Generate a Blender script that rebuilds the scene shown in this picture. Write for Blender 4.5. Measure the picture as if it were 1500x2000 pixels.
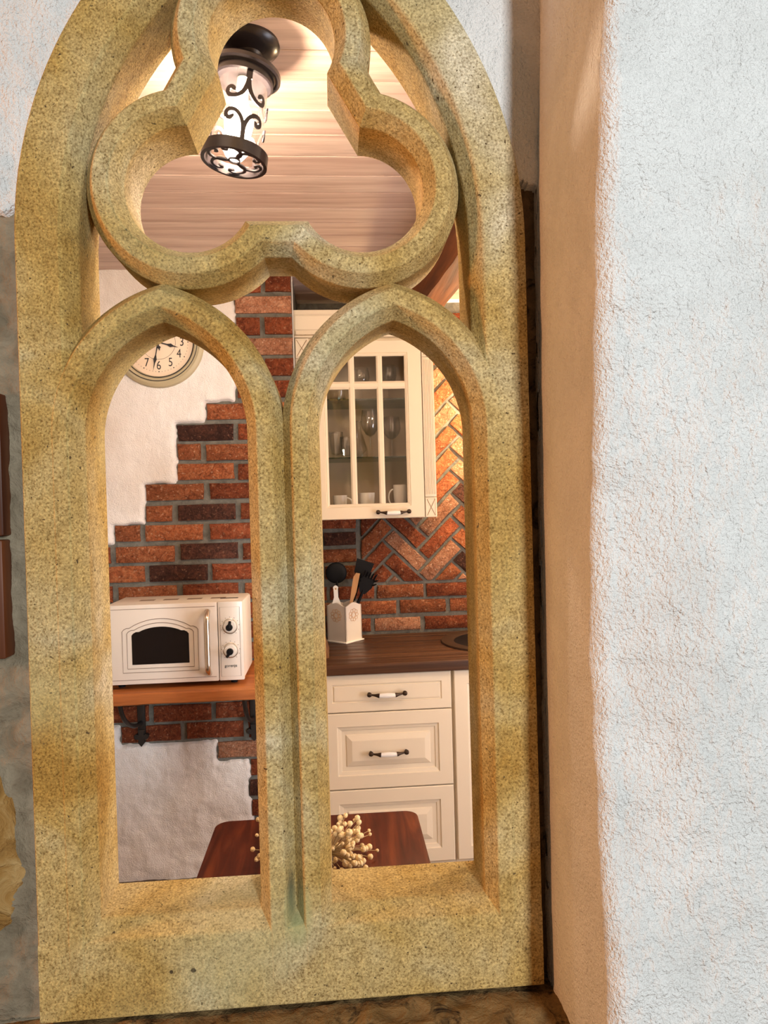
import bpy, bmesh, math, random
import numpy as np
from mathutils import Vector, Matrix, Quaternion
R = math.radians
random.seed(7)
S = bpy.context.scene
for o in list(bpy.data.objects):
    bpy.data.objects.remove(o)
C = S.collection

# ------------------------------------------------------------------ camera
def look(yaw, pitch, roll):
    f = Vector((math.sin(yaw) * math.cos(pitch), math.cos(yaw) * math.cos(pitch), math.sin(pitch)))
    r = Vector((math.cos(yaw), -math.sin(yaw), 0)); u = r.cross(f)
    r, u = r * math.cos(roll) + u * math.sin(roll), u * math.cos(roll) - r * math.sin(roll)
    return Matrix((r, u, -f)).transposed()
cam = bpy.data.cameras.new('camera'); co = bpy.data.objects.new('camera', cam); C.objects.link(co)
cam.sensor_fit = 'VERTICAL'; cam.sensor_height = 24.0; cam.lens = 24.0 * 1374.67 / 2000
cam.clip_start = 0.05
co.matrix_world = Matrix.Translation((0, 0, 1.5)) @ look(R(4.1107), R(-0.66819), R(-1.58743)).to_4x4()
S.camera = co

# ------------------------------------------------------------------ world and lights
w = bpy.data.worlds.new('world'); S.world = w; w.use_nodes = True
w.node_tree.nodes['Background'].inputs[0].default_value = (1.0, 0.80, 0.58, 1)
w.node_tree.nodes['Background'].inputs[1].default_value = 0.13
def light(name, kind, loc, power, col, size=0.1, size_y=None, rot=(0, 0, 0)):
    l = bpy.data.lights.new(name, kind); l.energy = power; l.color = col
    if kind == 'AREA':
        l.size = size
        if size_y: l.shape = 'RECTANGLE'; l.size_y = size_y
    else:
        l.shadow_soft_size = size
    o = bpy.data.objects.new(name, l); o.location = loc; o.rotation_euler = rot; C.objects.link(o)
    return o
light('window_daylight', 'AREA', (0.90, -2.3, 2.0), 106, (0.89, 0.96, 1.0), 0.22, 0.8, (R(84), 0, R(12)))
light('kitchen_window_daylight', 'AREA', (1.50, 1.60, 0.95), 25, (0.82, 0.86, 1.0), 0.9, 0.9, (R(90), 0, R(68)))
light('room_lamp', 'POINT', (-2.3, 0.60, 1.7), 125, (1.0, 0.43, 0.165), 0.14)
light('kitchen_fill_light', 'POINT', (0.95, 1.55, 2.1), 24, (1.0, 0.82, 0.62), 0.06)  # unseen warm fill light, added to brighten the kitchen
light('cooker_hood_lamp', 'POINT', (0.80, 2.98, 1.90), 40.0, (1.0, 0.72, 0.40), 0.04)
S.view_settings.view_transform = 'Standard'; S.view_settings.look = 'None'
S.view_settings.gamma = 1; S.view_settings.use_curve_mapping = False
S.view_settings.exposure = 0.0

# ------------------------------------------------------------------ materials
def mat(name, base, rough=0.6, metal=0.0, spec=0.5):
    m = bpy.data.materials.new(name); m.use_nodes = True
    b = m.node_tree.nodes['Principled BSDF']
    b.inputs['Base Color'].default_value = (*base, 1); b.inputs['Roughness'].default_value = rough
    b.inputs['Metallic'].default_value = metal; b.inputs['Specular IOR Level'].default_value = spec
    return m
class NT:
    def __init__(s, m):
        s.t = m.node_tree; s.b = s.t.nodes['Principled BSDF']; s.pos = None
    def n(s, kind, **kw):
        x = s.t.nodes.new(kind)
        for k, v in kw.items():
            if k in x.inputs.keys(): x.inputs[k].default_value = v
            else: setattr(x, k, v)
        return x
    def l(s, a, b): s.t.links.new(a, b)
    def coord(s, scale=(1, 1, 1), rand=False):
        g = s.n('ShaderNodeNewGeometry'); mp = s.n('ShaderNodeMapping'); mp.inputs['Scale'].default_value = scale
        s.l(g.outputs['Position'], mp.inputs['Vector'])
        if rand:
            oi = s.n('ShaderNodeObjectInfo'); mu = s.n('ShaderNodeMath', operation='MULTIPLY'); mu.inputs[1].default_value = 37.0
            s.l(oi.outputs['Random'], mu.inputs[0]); s.l(mu.outputs[0], mp.inputs['Location'])
        return mp.outputs[0]
    def noise(s, vec, scale, detail=4, rough=0.55, dist=0.0):
        x = s.n('ShaderNodeTexNoise'); x.inputs['Scale'].default_value = scale; x.inputs['Detail'].default_value = detail
        x.inputs['Roughness'].default_value = rough; x.inputs['Distortion'].default_value = dist
        s.l(vec, x.inputs['Vector']); return x.outputs['Fac']
    def ramp(s, fac, stops):
        x = s.n('ShaderNodeValToRGB'); cr = x.color_ramp
        while len(cr.elements) < len(stops): cr.elements.new(0.5)
        for e, (p, c) in zip(cr.elements, stops):
            e.position = p; e.color = (*c, 1) if len(c) == 3 else c
        s.l(fac, x.inputs[0]); return x.outputs[0]
    def mix(s, fac, a, b, mode='MIX'):
        x = s.n('ShaderNodeMix', data_type='RGBA', blend_type=mode)
        for sock, v in ((x.inputs[0], fac), (x.inputs[6], a), (x.inputs[7], b)):
            if isinstance(v, (int, float)): sock.default_value = v
            elif isinstance(v, tuple): sock.default_value = (*v, 1)
            else: s.l(v, sock)
        return x.outputs[2]
    def bump(s, h, strength=0.3, dist=0.01, prev=None):
        x = s.n('ShaderNodeBump'); x.inputs['Strength'].default_value = strength; x.inputs['Distance'].default_value = dist
        s.l(h, x.inputs['Height'])
        if prev is not None: s.l(prev, x.inputs['Normal'])
        return x.outputs[0]
    def color(s, c): s.l(c, s.b.inputs['Base Color'])
    def normal(s, c): s.l(c, s.b.inputs['Normal'])

M = {}
def stone_mat():
    m = mat('sandstone', (.5, .4, .2), 0.92, spec=0.15); t = NT(m); v = t.coord()
    big = t.noise(v, 5.5, 3, .5, .6)
    c = t.ramp(big, [(.28, (.40, .23, .055)), (.40, (.48, .32, .105)), (.52, (.53, .39, .17)), (.62, (.53, .43, .24)), (.74, (.66, .58, .42))])
    mid = t.noise(v, 60, 3, .6)
    c = t.mix(.45, c, t.ramp(mid, [(.30, (.62, .58, .50)), (.50, (.95, .95, .95)), (.70, (1.2, 1.18, 1.12))]), 'MULTIPLY')
    gr = t.noise(v, 330, 3, .7)
    c = t.mix(.95, c, t.ramp(gr, [(.34, (.40, .34, .25)), (.46, (.86, .84, .80)), (.56, (1.04, 1.04, 1.02)), (.66, (1.42, 1.41, 1.36))]), 'MULTIPLY')
    sp = t.noise(v, 170, 2, .5)
    c = t.mix(t.ramp(sp, [(.0, (1, 1, 1)), (.275, (1, 1, 1)), (.305, (0, 0, 0))]), c, (.10, .065, .03))
    gn = t.noise(v, 3.1, 2, .5)
    c = t.mix(t.ramp(gn, [(.55, (0, 0, 0)), (.72, (.32, .32, .32))]), c, (.46, .45, .24))
    # damp stain low on the mullion and two small drill holes in the sill rail
    for (px, py, pz), sc, r0, r1, col in (((-.0700, .968, .966), (1, 1, .26), .004, .013, (.05, .055, .042)), ((-.0640, .960, .945), (1, 1, .4), .006, .022, (.36, .37, .17)), ((-.2350, .960, .878), (1, 1, 1), .0022, .0030, (.03, .02, .015)), ((-.2060, .960, .878), (1, 1, 1), .0028, .0038, (.03, .02, .015))):
        g = t.n('ShaderNodeNewGeometry'); sb = t.n('ShaderNodeVectorMath', operation='SUBTRACT'); sb.inputs[1].default_value = (px, py, pz); t.l(g.outputs['Position'], sb.inputs[0])
        ml = t.n('ShaderNodeVectorMath', operation='MULTIPLY'); ml.inputs[1].default_value = sc; t.l(sb.outputs[0], ml.inputs[0])
        ln_ = t.n('ShaderNodeVectorMath', operation='LENGTH'); t.l(ml.outputs[0], ln_.inputs[0])
        mr = t.n('ShaderNodeMapRange'); mr.inputs[1].default_value = r0; mr.inputs[2].default_value = r1; mr.inputs[3].default_value = .82; mr.inputs[4].default_value = 0; t.l(ln_.outputs['Value'], mr.inputs[0])
        c = t.mix(mr.outputs[0], c, col)
    t.color(c)
    t.normal(t.bump(gr, .5, .002, t.bump(mid, .3, .004)))
    return m
M['stone'] = stone_mat()
def plaster_mat(name, base, lo, fine=1.0, tint=None):
    m = mat(name, base, 0.9, spec=0.2); t = NT(m); v = t.coord()
    a = t.noise(v, 9, 4, .6, .4); b = t.noise(v, 250, 3, .6); d = t.noise(t.coord((1, 1, .55)), 34, 4, .6, .2)
    c = t.ramp(a, [(.3, lo), (.62, base)])
    if tint: c = t.mix(t.ramp(t.noise(v, 2.3, 2), [(.5, (0, 0, 0)), (.75, (.6, .6, .6))]), c, tint)
    t.color(c)
    t.normal(t.bump(b, 1.0 * fine, .0055, t.bump(d, .5 * fine, .013)))
    return m
M['plaster'] = plaster_mat('white_lime_plaster', (.84, .83, .80), (.74, .73, .70))
M['cream'] = plaster_mat('cream_kitchen_plaster', (.83, .79, .75), (.77, .72, .67), .8)
def mortar_mat(name, a, b, dark=None):
    m = mat(name, a, .95, spec=.15); t = NT(m); v = t.coord()
    n1 = t.noise(v, 26, 5, .65, .5); n2 = t.noise(v, 190, 4, .7)
    c = t.ramp(n1, [(.3, a), (.7, b)])
    if dark: c = t.mix(t.ramp(t.noise(v, 21, 5, .7, 1.), [(.34, (1, 1, 1)), (.47, (0, 0, 0))]), c, dark)
    t.color(c); t.normal(t.bump(n2, .6, .003, t.bump(n1, .7, .012)))
    return m
M['mortar'] = mortar_mat('grey_joint_mortar', (.105, .10, .085), (.205, .195, .165))
M['mortar_light'] = mortar_mat('pale_grey_mortar', (.17, .135, .088), (.31, .255, .175))
M['mortar_brown'] = mortar_mat('brown_mortar', (.13, .085, .045), (.25, .165, .09), (.03, .02, .012))
M['ledge'] = mortar_mat('brown_rough_ledge', (.13, .075, .028), (.28, .18, .075), (.022, .013, .007))
def rock_mat():
    m = mat('yellow_fieldstone', (.5, .33, .12), .85, spec=.25); t = NT(m); v = t.coord()
    n1 = t.noise(v, 20, 5, .6, 1.2)
    t.color(t.ramp(n1, [(.25, (.16, .08, .02)), (.5, (.32, .17, .045)), (.72, (.46, .30, .12))]))
    t.normal(t.bump(n1, .8, .02)); return m
M['rock'] = rock_mat()
def brick_mat(name, lo, mid, hi, speck):
    m = mat(name, mid, .9, spec=.2); t = NT(m); v = t.coord(rand=True)
    a = t.noise(v, 30, 5, .7, 1.2); b = t.noise(v, 150, 4, .7); s = t.noise(v, 95, 2, .6)
    c = t.ramp(a, [(.28, lo), (.5, mid), (.74, hi)])
    oi = t.n('ShaderNodeObjectInfo')
    hv = t.n('ShaderNodeHueSaturation'); mr = t.n('ShaderNodeMapRange'); mr.inputs[3].default_value = .72; mr.inputs[4].default_value = 1.25
    t.l(oi.outputs['Random'], mr.inputs[0]); t.l(mr.outputs[0], hv.inputs['Value']); t.l(c, hv.inputs['Color'])
    c = t.mix(t.ramp(s, [(.60, (0, 0, 0)), (.70, (.8, .8, .8))]), hv.outputs[0], speck)
    c = t.mix(.6, c, t.ramp(b, [(.34, (.38, .34, .32)), (.52, (1, 1, 1)), (.66, (1.35, 1.3, 1.25))]), 'MULTIPLY')
    t.color(c); t.normal(t.bump(b, .9, .005, t.bump(a, 1.0, .016))); return m
M['brick_red'] = brick_mat('red_brick', (.10, .026, .012), (.25, .062, .024), (.36, .115, .048), (.44, .22, .12))
M['brick_orange'] = brick_mat('orange_brick', (.15, .042, .018), (.32, .098, .038), (.44, .18, .080), (.52, .30, .18))
M['brick_pale'] = brick_mat('pale_brick', (.22, .080, .040), (.42, .19, .105), (.54, .31, .19), (.66, .46, .33))
M['brick_dark'] = brick_mat('dark_burnt_brick', (.030, .014, .011), (.075, .030, .020), (.17, .062, .035), (.22, .11, .07))
def wood_mat(name, cols, axis='X', scale=3.0, rough=.55, knots=False, stretch=.06, spec=.35, fine=60, bstr=.15):
    m = mat(name, cols[1], rough, spec=spec); t = NT(m)
    sc = {'X': (stretch, 1, 1), 'Y': (1, stretch, 1), 'Z': (1, 1, stretch)}[axis]
    v = t.coord(sc, rand=True)
    a = t.noise(v, scale * 4, 5, .6, .8); b = t.noise(v, fine, 3, .6, .3)
    c = t.ramp(a, [(.28, cols[0]), (.5, cols[1]), (.72, cols[2])])
    c = t.mix(.55, c, t.ramp(b, [(.32, (.62, .58, .55)), (.55, (1, 1, 1))]), 'MULTIPLY')
    if knots:
        g = t.coord((.35, 1, 1), rand=True)
        kv = t.n('ShaderNodeTexVoronoi'); kv.inputs['Scale'].default_value = 4.2; t.l(g, kv.inputs['Vector'])
        c = t.mix(t.ramp(kv.outputs['Distance'], [(.0, (.85, .85, .85)), (.035, (.6, .6, .6)), (.075, (0, 0, 0))]), c, cols[3])
    t.color(c); t.normal(t.bump(b, bstr, .002)); return m
M['plank'] = wood_mat('limewashed_pine', [(.42, .29, .235), (.55, .41, .34), (.64, .51, .43), (.24, .14, .10)], 'X', 3.2, .5, True)
M['groove'] = mat('pale_plank_groove', (.88, .80, .72), .7)
M['worktop'] = wood_mat('dark_stave_worktop', [(.020, .009, .005), (.065, .027, .013), (.135, .062, .030)], 'X', 5.5, .42, stretch=.025, fine=38)
M['pine'] = wood_mat('orange_stained_pine', [(.20, .050, .012), (.40, .125, .030), (.52, .20, .055), (.1, .03, .01)], 'X', 4, .45, True)
M['beam'] = wood_mat('hewn_brown_beam', [(.06, .017, .005), (.16, .048, .013), (.30, .10, .028)], 'Y', 5, .6, bstr=.6)
M['post'] = wood_mat('reddish_brown_post', [(.04, .010, .004), (.11, .030, .009), (.21, .065, .019)], 'Z', 6, .5)
M['table'] = wood_mat('mahogany_table', [(.030, .005, .002), (.075, .012, .004), (.16, .036, .010)], 'Y', 9, .42, stretch=.10, spec=.14)
M['board'] = wood_mat('brown_board', [(.12, .05, .02), (.22, .10, .04), (.30, .15, .06)], 'Z', 5, .5)
M['spatula_wood'] = wood_mat('beech', [(.45, .23, .09), (.55, .30, .13), (.62, .37, .18)], 'Z', 5, .5)
M['cab'] = mat('cream_lacquer', (.76, .655, .49), .42, spec=.4)
M['cab_line'] = mat('brown_patina_and_shade_line', (.28, .17, .08), .6)
M['cab_in'] = mat('cabinet_interior', (.50, .39, .28), .7)
M['iron'] = mat('black_iron', (.010, .008, .009), .26, .0, .4)
M['iron_matt'] = mat('wrought_iron', (.022, .017, .014), .5, .4)
M['bronze'] = mat('antique_bronze', (.05, .03, .018), .4, .7)
M['china'] = mat('white_china', (.83, .80, .74), .18)
M['enamel'] = mat('white_enamel', (.72, .655, .58), .32)
M['enamel_line'] = mat('engraved_line', (.22, .16, .12), .5)
M['chrome'] = mat('brushed_chrome', (.66, .60, .52), .18, 1.0)
M['dark_glass'] = mat('dark_oven_glass', (.006, .004, .004), .08, spec=.25)
M['black'] = mat('black_plastic', (.006, .006, .007), .5, spec=.15)
M['rim'] = mat('clock_rim_olive', (.42, .35, .215), .5)
M['face'] = mat('clock_face', (.74, .58, .42), .6)
M['ink'] = mat('black_ink', (.015, .012, .012), .6)
M['base'] = mat('dark_baseboard', (.075, .05, .035), .5)
M['sink'] = mat('brown_composite', (.040, .020, .011), .6, spec=.2)
M['flower'] = mat('dried_flower', (.76, .56, .28), .8)
M['stem'] = mat('dry_stem', (.40, .27, .12), .8)
M['floor'] = mortar_mat('floor_tiles', (.22, .15, .10), (.32, .23, .16))
M['wallplain'] = mat('kitchen_wall', (.80, .72, .62), .9)
def glass_mat(name, tint=(1, 1, 1), ior=1.45, rough=.02):
    m = bpy.data.materials.new(name); m.use_nodes = True; t = m.node_tree; t.nodes.clear()
    o = t.nodes.new('ShaderNodeOutputMaterial'); mx = t.nodes.new('ShaderNodeMixShader'); fr = t.nodes.new('ShaderNodeMath'); fr.operation = 'MULTIPLY_ADD'; lw = t.nodes.new('ShaderNodeLayerWeight'); pw = t.nodes.new('ShaderNodeMath'); pw.operation = 'POWER'; pw.inputs[1].default_value = 3.5
    tr = t.nodes.new('ShaderNodeBsdfTransparent'); gl = t.nodes.new('ShaderNodeBsdfGlossy')
    lw.inputs[0].default_value = .5; t.links.new(lw.outputs['Facing'], pw.inputs[0]); t.links.new(pw.outputs[0], fr.inputs[0]); fr.inputs[1].default_value = .75; fr.inputs[2].default_value = (ior - 1) ** 2 / (ior + 1) ** 2; tr.inputs[0].default_value = (*tint, 1); gl.inputs['Roughness'].default_value = rough
    t.links.new(fr.outputs[0], mx.inputs[0]); t.links.new(tr.outputs[0], mx.inputs[1]); t.links.new(gl.outputs[0], mx.inputs[2])
    t.links.new(mx.outputs[0], o.inputs[0]); return m
M['glass'] = glass_mat('pane_glass', (.95, .94, .92))
M['crystal'] = glass_mat('drinking_glass', (.985, .985, .98), 1.75, .03)
M['shelf_glass'] = glass_mat('shelf_glass', (.62, .74, .66), 1.5)
M['lamp_glass'] = glass_mat('lamp_glass', (.96, .92, .90), 1.35, .0)
_t = M['lamp_glass'].node_tree; _mx = _t.nodes.new('ShaderNodeMixShader'); _tl = _t.nodes.new('ShaderNodeBsdfTranslucent'); _out = [n for n in _t.nodes if n.type == 'OUTPUT_MATERIAL'][0]
_src = _out.inputs[0].links[0].from_socket; _mx.inputs[0].default_value = .0012; _t.links.new(_src, _mx.inputs[1]); _t.links.new(_tl.outputs[0], _mx.inputs[2]); _t.links.new(_mx.outputs[0], _out.inputs[0])
def emit(name, col, s):
    m = bpy.data.materials.new(name); m.use_nodes = True; b = m.node_tree.nodes['Principled BSDF']
    b.inputs['Base Color'].default_value = (*col, 1); b.inputs['Emission Color'].default_value = (*col, 1); b.inputs['Emission Strength'].default_value = s
    return m
M['bulb'] = emit('lit_bulb', (1.0, .82, .62), 720.0)

# ------------------------------------------------------------------ mesh helpers
class MB:
    def __init__(s): s.v = []; s.f = []
    def add(s, vs, fs):
        k = len(s.v); s.v += [tuple(p) for p in vs]; s.f += [tuple(i + k for i in f) for f in fs]; return s
    def box(s, x0, x1, y0, y1, z0, z1, b=0.0):
        if b <= 0:
            v = [(x, y, z) for x in (x0, x1) for y in (y0, y1) for z in (z0, z1)]
            return s.add(v, [(0, 1, 3, 2), (4, 6, 7, 5), (0, 4, 5, 1), (2, 3, 7, 6), (0, 2, 6, 4), (1, 5, 7, 3)])
        bm = bmesh.new(); bmesh.ops.create_cube(bm, size=1)
        for q in bm.verts: q.co = Vector(((x0 + x1) / 2 + q.co.x * (x1 - x0), (y0 + y1) / 2 + q.co.y * (y1 - y0), (z0 + z1) / 2 + q.co.z * (z1 - z0)))
        bmesh.ops.bevel(bm, geom=bm.edges[:], offset=b, segments=2, affect='EDGES', profile=.5)
        bm.verts.index_update()
        s.add([q.co[:] for q in bm.verts], [[q.index for q in f.verts] for f in bm.faces]); bm.free(); return s
    def lathe(s, prof, c=(0, 0, 0), axis='Z', n=24, a0=0, a1=None, cap=False):
        full = a1 is None; a1 = 2 * math.pi if full else a1; cols = n if full else n + 1; k = len(s.v)
        for i in range(cols):
            a = a0 + (a1 - a0) * i / n; ca, sa = math.cos(a), math.sin(a)
            for r, h in prof:
                p = {'Z': (r * ca, r * sa, h), 'X': (h, r * ca, r * sa), 'Y': (r * ca, h, r * sa)}[axis]
                s.v.append((p[0] + c[0], p[1] + c[1], p[2] + c[2]))
        m = len(prof)
        for i in range(n):
            j = (i + 1) % cols
            for q in range(m - 1): s.f.append((k + i * m + q, k + j * m + q, k + j * m + q + 1, k + i * m + q + 1))
        if cap:
            s.f.append(tuple(k + i * m for i in range(cols))); s.f.append(tuple(k + i * m + m - 1 for i in reversed(range(cols))))
        return s
    def tube(s, pts, r, n=8, closed=False, flat=None):
        # flat: (normal-ish up vector, half thickness) for a flat bar
        P = [Vector(p) for p in pts]; k = len(s.v); m = len(P); up = None
        for i, p in enumerate(P):
            d = (P[(i + 1) % m] - P[i - 1]) if closed else (P[min(i + 1, m - 1)] - P[max(i - 1, 0)])
            d.normalize()
            if up is None:
                up = Vector((0, 0, 1)) if abs(d.z) < .9 else Vector((1, 0, 0))
            a = d.cross(up)
            if a.length < 1e-6: a = d.orthogonal()
            a.normalize(); up = a.cross(d).normalized()
            rr = r[i] if isinstance(r, (list, tuple)) else r
            for j in range(n):
                t = 2 * math.pi * j / n
                s.v.append(tuple(p + a * math.cos(t) * rr + up * math.sin(t) * rr))
        for i in range(m if closed else m - 1):
            i2 = (i + 1) % m
            for j in range(n): s.f.append((k + i * n + j, k + i * n + (j + 1) % n, k + i2 * n + (j + 1) % n, k + i2 * n + j))
        if not closed:
            s.f.append(tuple(k + j for j in reversed(range(n)))); s.f.append(tuple(k + (m - 1) * n + j for j in range(n)))
        return s
    def prism(s, poly, fn, d0, d1):
        # poly in 2D, fn(a,b,d)->xyz
        n = len(poly); v = [fn(a, b, d0) for a, b in poly] + [fn(a, b, d1) for a, b in poly]
        return s.add(v, [tuple(range(n)), tuple(reversed(range(n, 2 * n)))] + [(i, i + n, (i + 1) % n + n, (i + 1) % n) for i in range(n)])
    def build(s, name, m, parent=None, smooth=False, off=None):
        me = bpy.data.meshes.new(name); v = s.v
        if off is not None: v = [(p[0] - off[0], p[1] - off[1], p[2] - off[2]) for p in v]
        me.from_pydata(v, [], s.f)
        bm = bmesh.new(); bm.from_mesh(me); bmesh.ops.recalc_face_normals(bm, faces=bm.faces[:]); bm.to_mesh(me); bm.free()
        return finish(name, me, m, parent, smooth)
def finish(name, me, m, parent=None, smooth=False):
    me.materials.append(M[m] if isinstance(m, str) else m)
    if smooth:
        me.polygons.foreach_set('use_smooth', [True] * len(me.polygons))
        if smooth != 'all': me.set_sharp_from_angle(angle=R(smooth if smooth > 1 else 35))
    o = bpy.data.objects.new(name, me); C.objects.link(o)
    if parent is not None: o.parent = parent
    return o
def tag(o, label, cat, group=None):
    o['label'] = label; o['category'] = cat
    if group: o['group'] = group
    return o
def struct(o, label=None):
    o['kind'] = 'structure'
    if label: o['label'] = label
    return o
def thing(name, label, cat, loc=(0, 0, 0), group=None):
    o = bpy.data.objects.new(name, None); o.location = loc; o.empty_display_size = .05; C.objects.link(o)
    return tag(o, label, cat, group)
class TB:
    """builds parts of a thing in world coordinates, stored relative to its root"""
    def __init__(s, root): s.r = root; s.o = tuple(root.location)
    def part(s, name, mb, m, smooth=False, under=None): return mb.build(name, m, under or s.r, smooth, off=s.o)
rng = np.random.default_rng(5)
def vnoise(x, z, scale, seed=0, octaves=3, gain=.5):
    x = np.asarray(x, float) * scale; z = np.asarray(z, float) * scale; out = 0; amp = 1; tot = 0
    g = np.random.default_rng(seed).random((256, 256))
    for o in range(octaves):
        xi = np.floor(x).astype(int); zi = np.floor(z).astype(int); fx = x - xi; fz = z - zi
        fx = fx * fx * (3 - 2 * fx); fz = fz * fz * (3 - 2 * fz)
        a = g[xi % 256, zi % 256]; b = g[(xi + 1) % 256, zi % 256]; c = g[xi % 256, (zi + 1) % 256]; d = g[(xi + 1) % 256, (zi + 1) % 256]
        out = out + amp * ((a * (1 - fx) + b * fx) * (1 - fz) + (c * (1 - fx) + d * fx) * fz); tot += amp
        amp *= gain; x = x * 2.03 + 17; z = z * 2.03 + 31
    return out / tot - .5
def grid(name, XYZ, m, parent=None):
    """XYZ array (rows, cols, 3) -> smooth grid mesh"""
    nr, nc, _ = XYZ.shape; me = bpy.data.meshes.new(name)
    idx = np.arange(nr * nc).reshape(nr, nc)
    q = np.stack([idx[:-1, :-1], idx[:-1, 1:], idx[1:, 1:], idx[1:, :-1]], -1).reshape(-1, 4)
    me.vertices.add(nr * nc); me.vertices.foreach_set('co', XYZ.reshape(-1).astype(np.float32))
    me.loops.add(q.size); me.loops.foreach_set('vertex_index', q.reshape(-1).astype(np.int32))
    me.polygons.add(len(q)); me.polygons.foreach_set('loop_start', np.arange(0, q.size, 4, dtype=np.int32))
    me.update(calc_edges=True); me.validate()
    return finish(name, me, m, parent, 'all')

# ------------------------------------------------------------------ stone tracery window
AX = -0.083                      # symmetry axis of the window
FY = 1.20                        # front plane of the stone
TH = 0.13                        # thickness
ZS = 1.95; RC = 0.292            # main arch springing and centre offset
def roundprof(pts, r=.0028, n=3):
    out = [pts[0]]
    for i in range(1, len(pts) - 1):
        a, b, c = (Vector(pts[i - 1]), Vector(pts[i]), Vector(pts[i + 1]))
        d1 = (a - b); d2 = (c - b); rr = min(r, d1.length * .45, d2.length * .45); p = b + d1.normalized() * rr; q = b + d2.normalized() * rr
        for k in range(n + 1):
            t = k / n; out.append(tuple(p * (1 - t) ** 2 + b * 2 * t * (1 - t) + q * t * t))
    return out + [pts[-1]]
def sweep(mb, prof, path):
    """prof: (u, y) list; path(u) -> list of (x, z) with constant length"""
    k = len(mb.v); m = len(prof); cols = [path(u) for u, y in prof]; n = len(cols[0])
    for i in range(n):
        for j in range(m): mb.v.append((cols[j][i][0], FY + prof[j][1], cols[j][i][1]))
    for i in range(n - 1):
        for j in range(m): mb.f.append((k + i * m + j, k + (i + 1) * m + j, k + (i + 1) * m + (j + 1) % m, k + i * m + (j + 1) % m))
    mb.f.append(tuple(k + j for j in range(m))); mb.f.append(tuple(k + (n - 1) * m + j for j in reversed(range(m))))
def pointed(cx, a, Rad, zs, z0):
    cc = Rad - a
    def path(u):
        pts = [(cx - a - u, z0 + (zs - z0) * i / 8) for i in range(8)]
        th = math.acos(cc / (Rad + u)); N = 28
        pts += [(cx + cc - (Rad + u) * math.cos(th * i / N), zs + (Rad + u) * math.sin(th * i / N)) for i in range(N + 1)]
        return pts + [(2 * cx - x, z) for x, z in reversed(pts[:-1])]
    return path
rib = roundprof([(0, TH), (0, .03), (.019, 0), (.045, 0), (.063, .03), (.063, TH)])
win = thing('window_1', 'sandstone Gothic tracery window with a trefoil above two pointed lights', 'window', (AX, FY + TH / 2, .65))
struct(win)
T = TB(win)
frame_prof = roundprof([(0, TH), (0, .03), (.020, 0), (.094, 0), (.094, TH)], .005)
mb = MB(); sweep(mb, frame_prof, pointed(AX, .3335, .3335 + RC, ZS, .652))
T.part('outer_arch', mb, 'stone', 28)
mb = MB(); pr = roundprof([(.8105, TH), (.8045, .03), (.782, 0), (.650, 0), (.650, TH)], .006)
xs = np.linspace(AX - .4270, AX + .4270, 12); k = len(pr)
for x in xs: mb.v += [(x, FY - .0006 + y, z) for z, y in pr]
for i in range(len(xs) - 1):
    for j in range(k): mb.f.append((i * k + j, (i + 1) * k + j, (i + 1) * k + (j + 1) % k, i * k + (j + 1) % k))
mb.f += [tuple(range(k)), tuple(reversed(range((len(xs) - 1) * k, len(xs) * k)))]
T.part('sill_rail', mb, 'stone', 28)
for s in (-1, 1):
    mb = MB(); p = [(u, y - .0010) for u, y in rib]
    sweep(mb, p, pointed(AX + s * .197, .1355, .201, 1.63, .70))
    T.part('lancet_arch', mb, 'stone', 28)
# trefoil ring
TC = (AX, 2.132); TD = .170; TR = .108; TL = .139
def trefoil(u):
    pts = []
    for k in range(3):
        ph = R(90 + 120 * k)
        s_ = TD / 2 - (TL + u); h = math.sqrt((TR + u) ** 2 - s_ ** 2)
        n = (math.cos(R(60)), math.sin(R(60))); t = (-n[1], n[0])
        p1 = (TD - s_ * n[0] + h * t[0], -s_ * n[1] + h * t[1])      # cusp end on the +60 side
        a1 = math.atan2(p1[1], p1[0] - TD); N = 44
        for i in range(N + 1):
            a = -a1 + 2 * a1 * i / N; x = TD + (TR + u) * math.cos(a); y = (TR + u) * math.sin(a)
            pts.append((TC[0] + x * math.cos(ph) - y * math.sin(ph), TC[1] + x * math.sin(ph) + y * math.cos(ph)))
    return pts + [pts[0]]
mb = MB(); sweep(mb, [(u, y - .0006) for u, y in rib], trefoil); mb.f = mb.f[:-2]
T.part('trefoil', mb, 'stone', 28)

for o in win.children:
    md = o.modifiers.new('weighted_normal', 'WEIGHTED_NORMAL'); md.keep_sharp = True; md.weight = 80
# ------------------------------------------------------------------ wall around the window (camera side) and its kitchen side
def outer_x(z):
    z = np.asarray(z, float); off = .4275; Rr = RC + off
    h = np.where(z <= ZS, off, np.sqrt(np.maximum(Rr ** 2 - (z - ZS) ** 2, 0)) - RC)
    return np.maximum(h, 0)
zz = np.concatenate([np.linspace(-.375, .64, 60), np.linspace(.645, 2.62, 560), np.linspace(2.63, 2.75, 6)])
wallf = bpy.data.objects.new('wall_front', None); C.objects.link(wallf); struct(wallf, 'white plaster and grey mortar wall around the stone window')
wallf.location = (AX, 1.22, 0)
def side_sheet(side, name, m, yfun, far, cut=.012, rows=zz, ncol=70):
    h = np.maximum(outer_x(rows) - cut, 0); h = np.where(rows < .648, 0, h)
    t = np.linspace(0, 1, ncol) ** 1.6
    x = AX + side * (h[:, None] + (far - h[:, None]) * t[None, :]); z = np.repeat(rows[:, None], ncol, 1)
    P = np.stack([x, yfun(x, z), z], -1) - np.array(wallf.location)
    return grid(name, P if side > 0 else P[:, ::-1], m, wallf)
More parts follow.
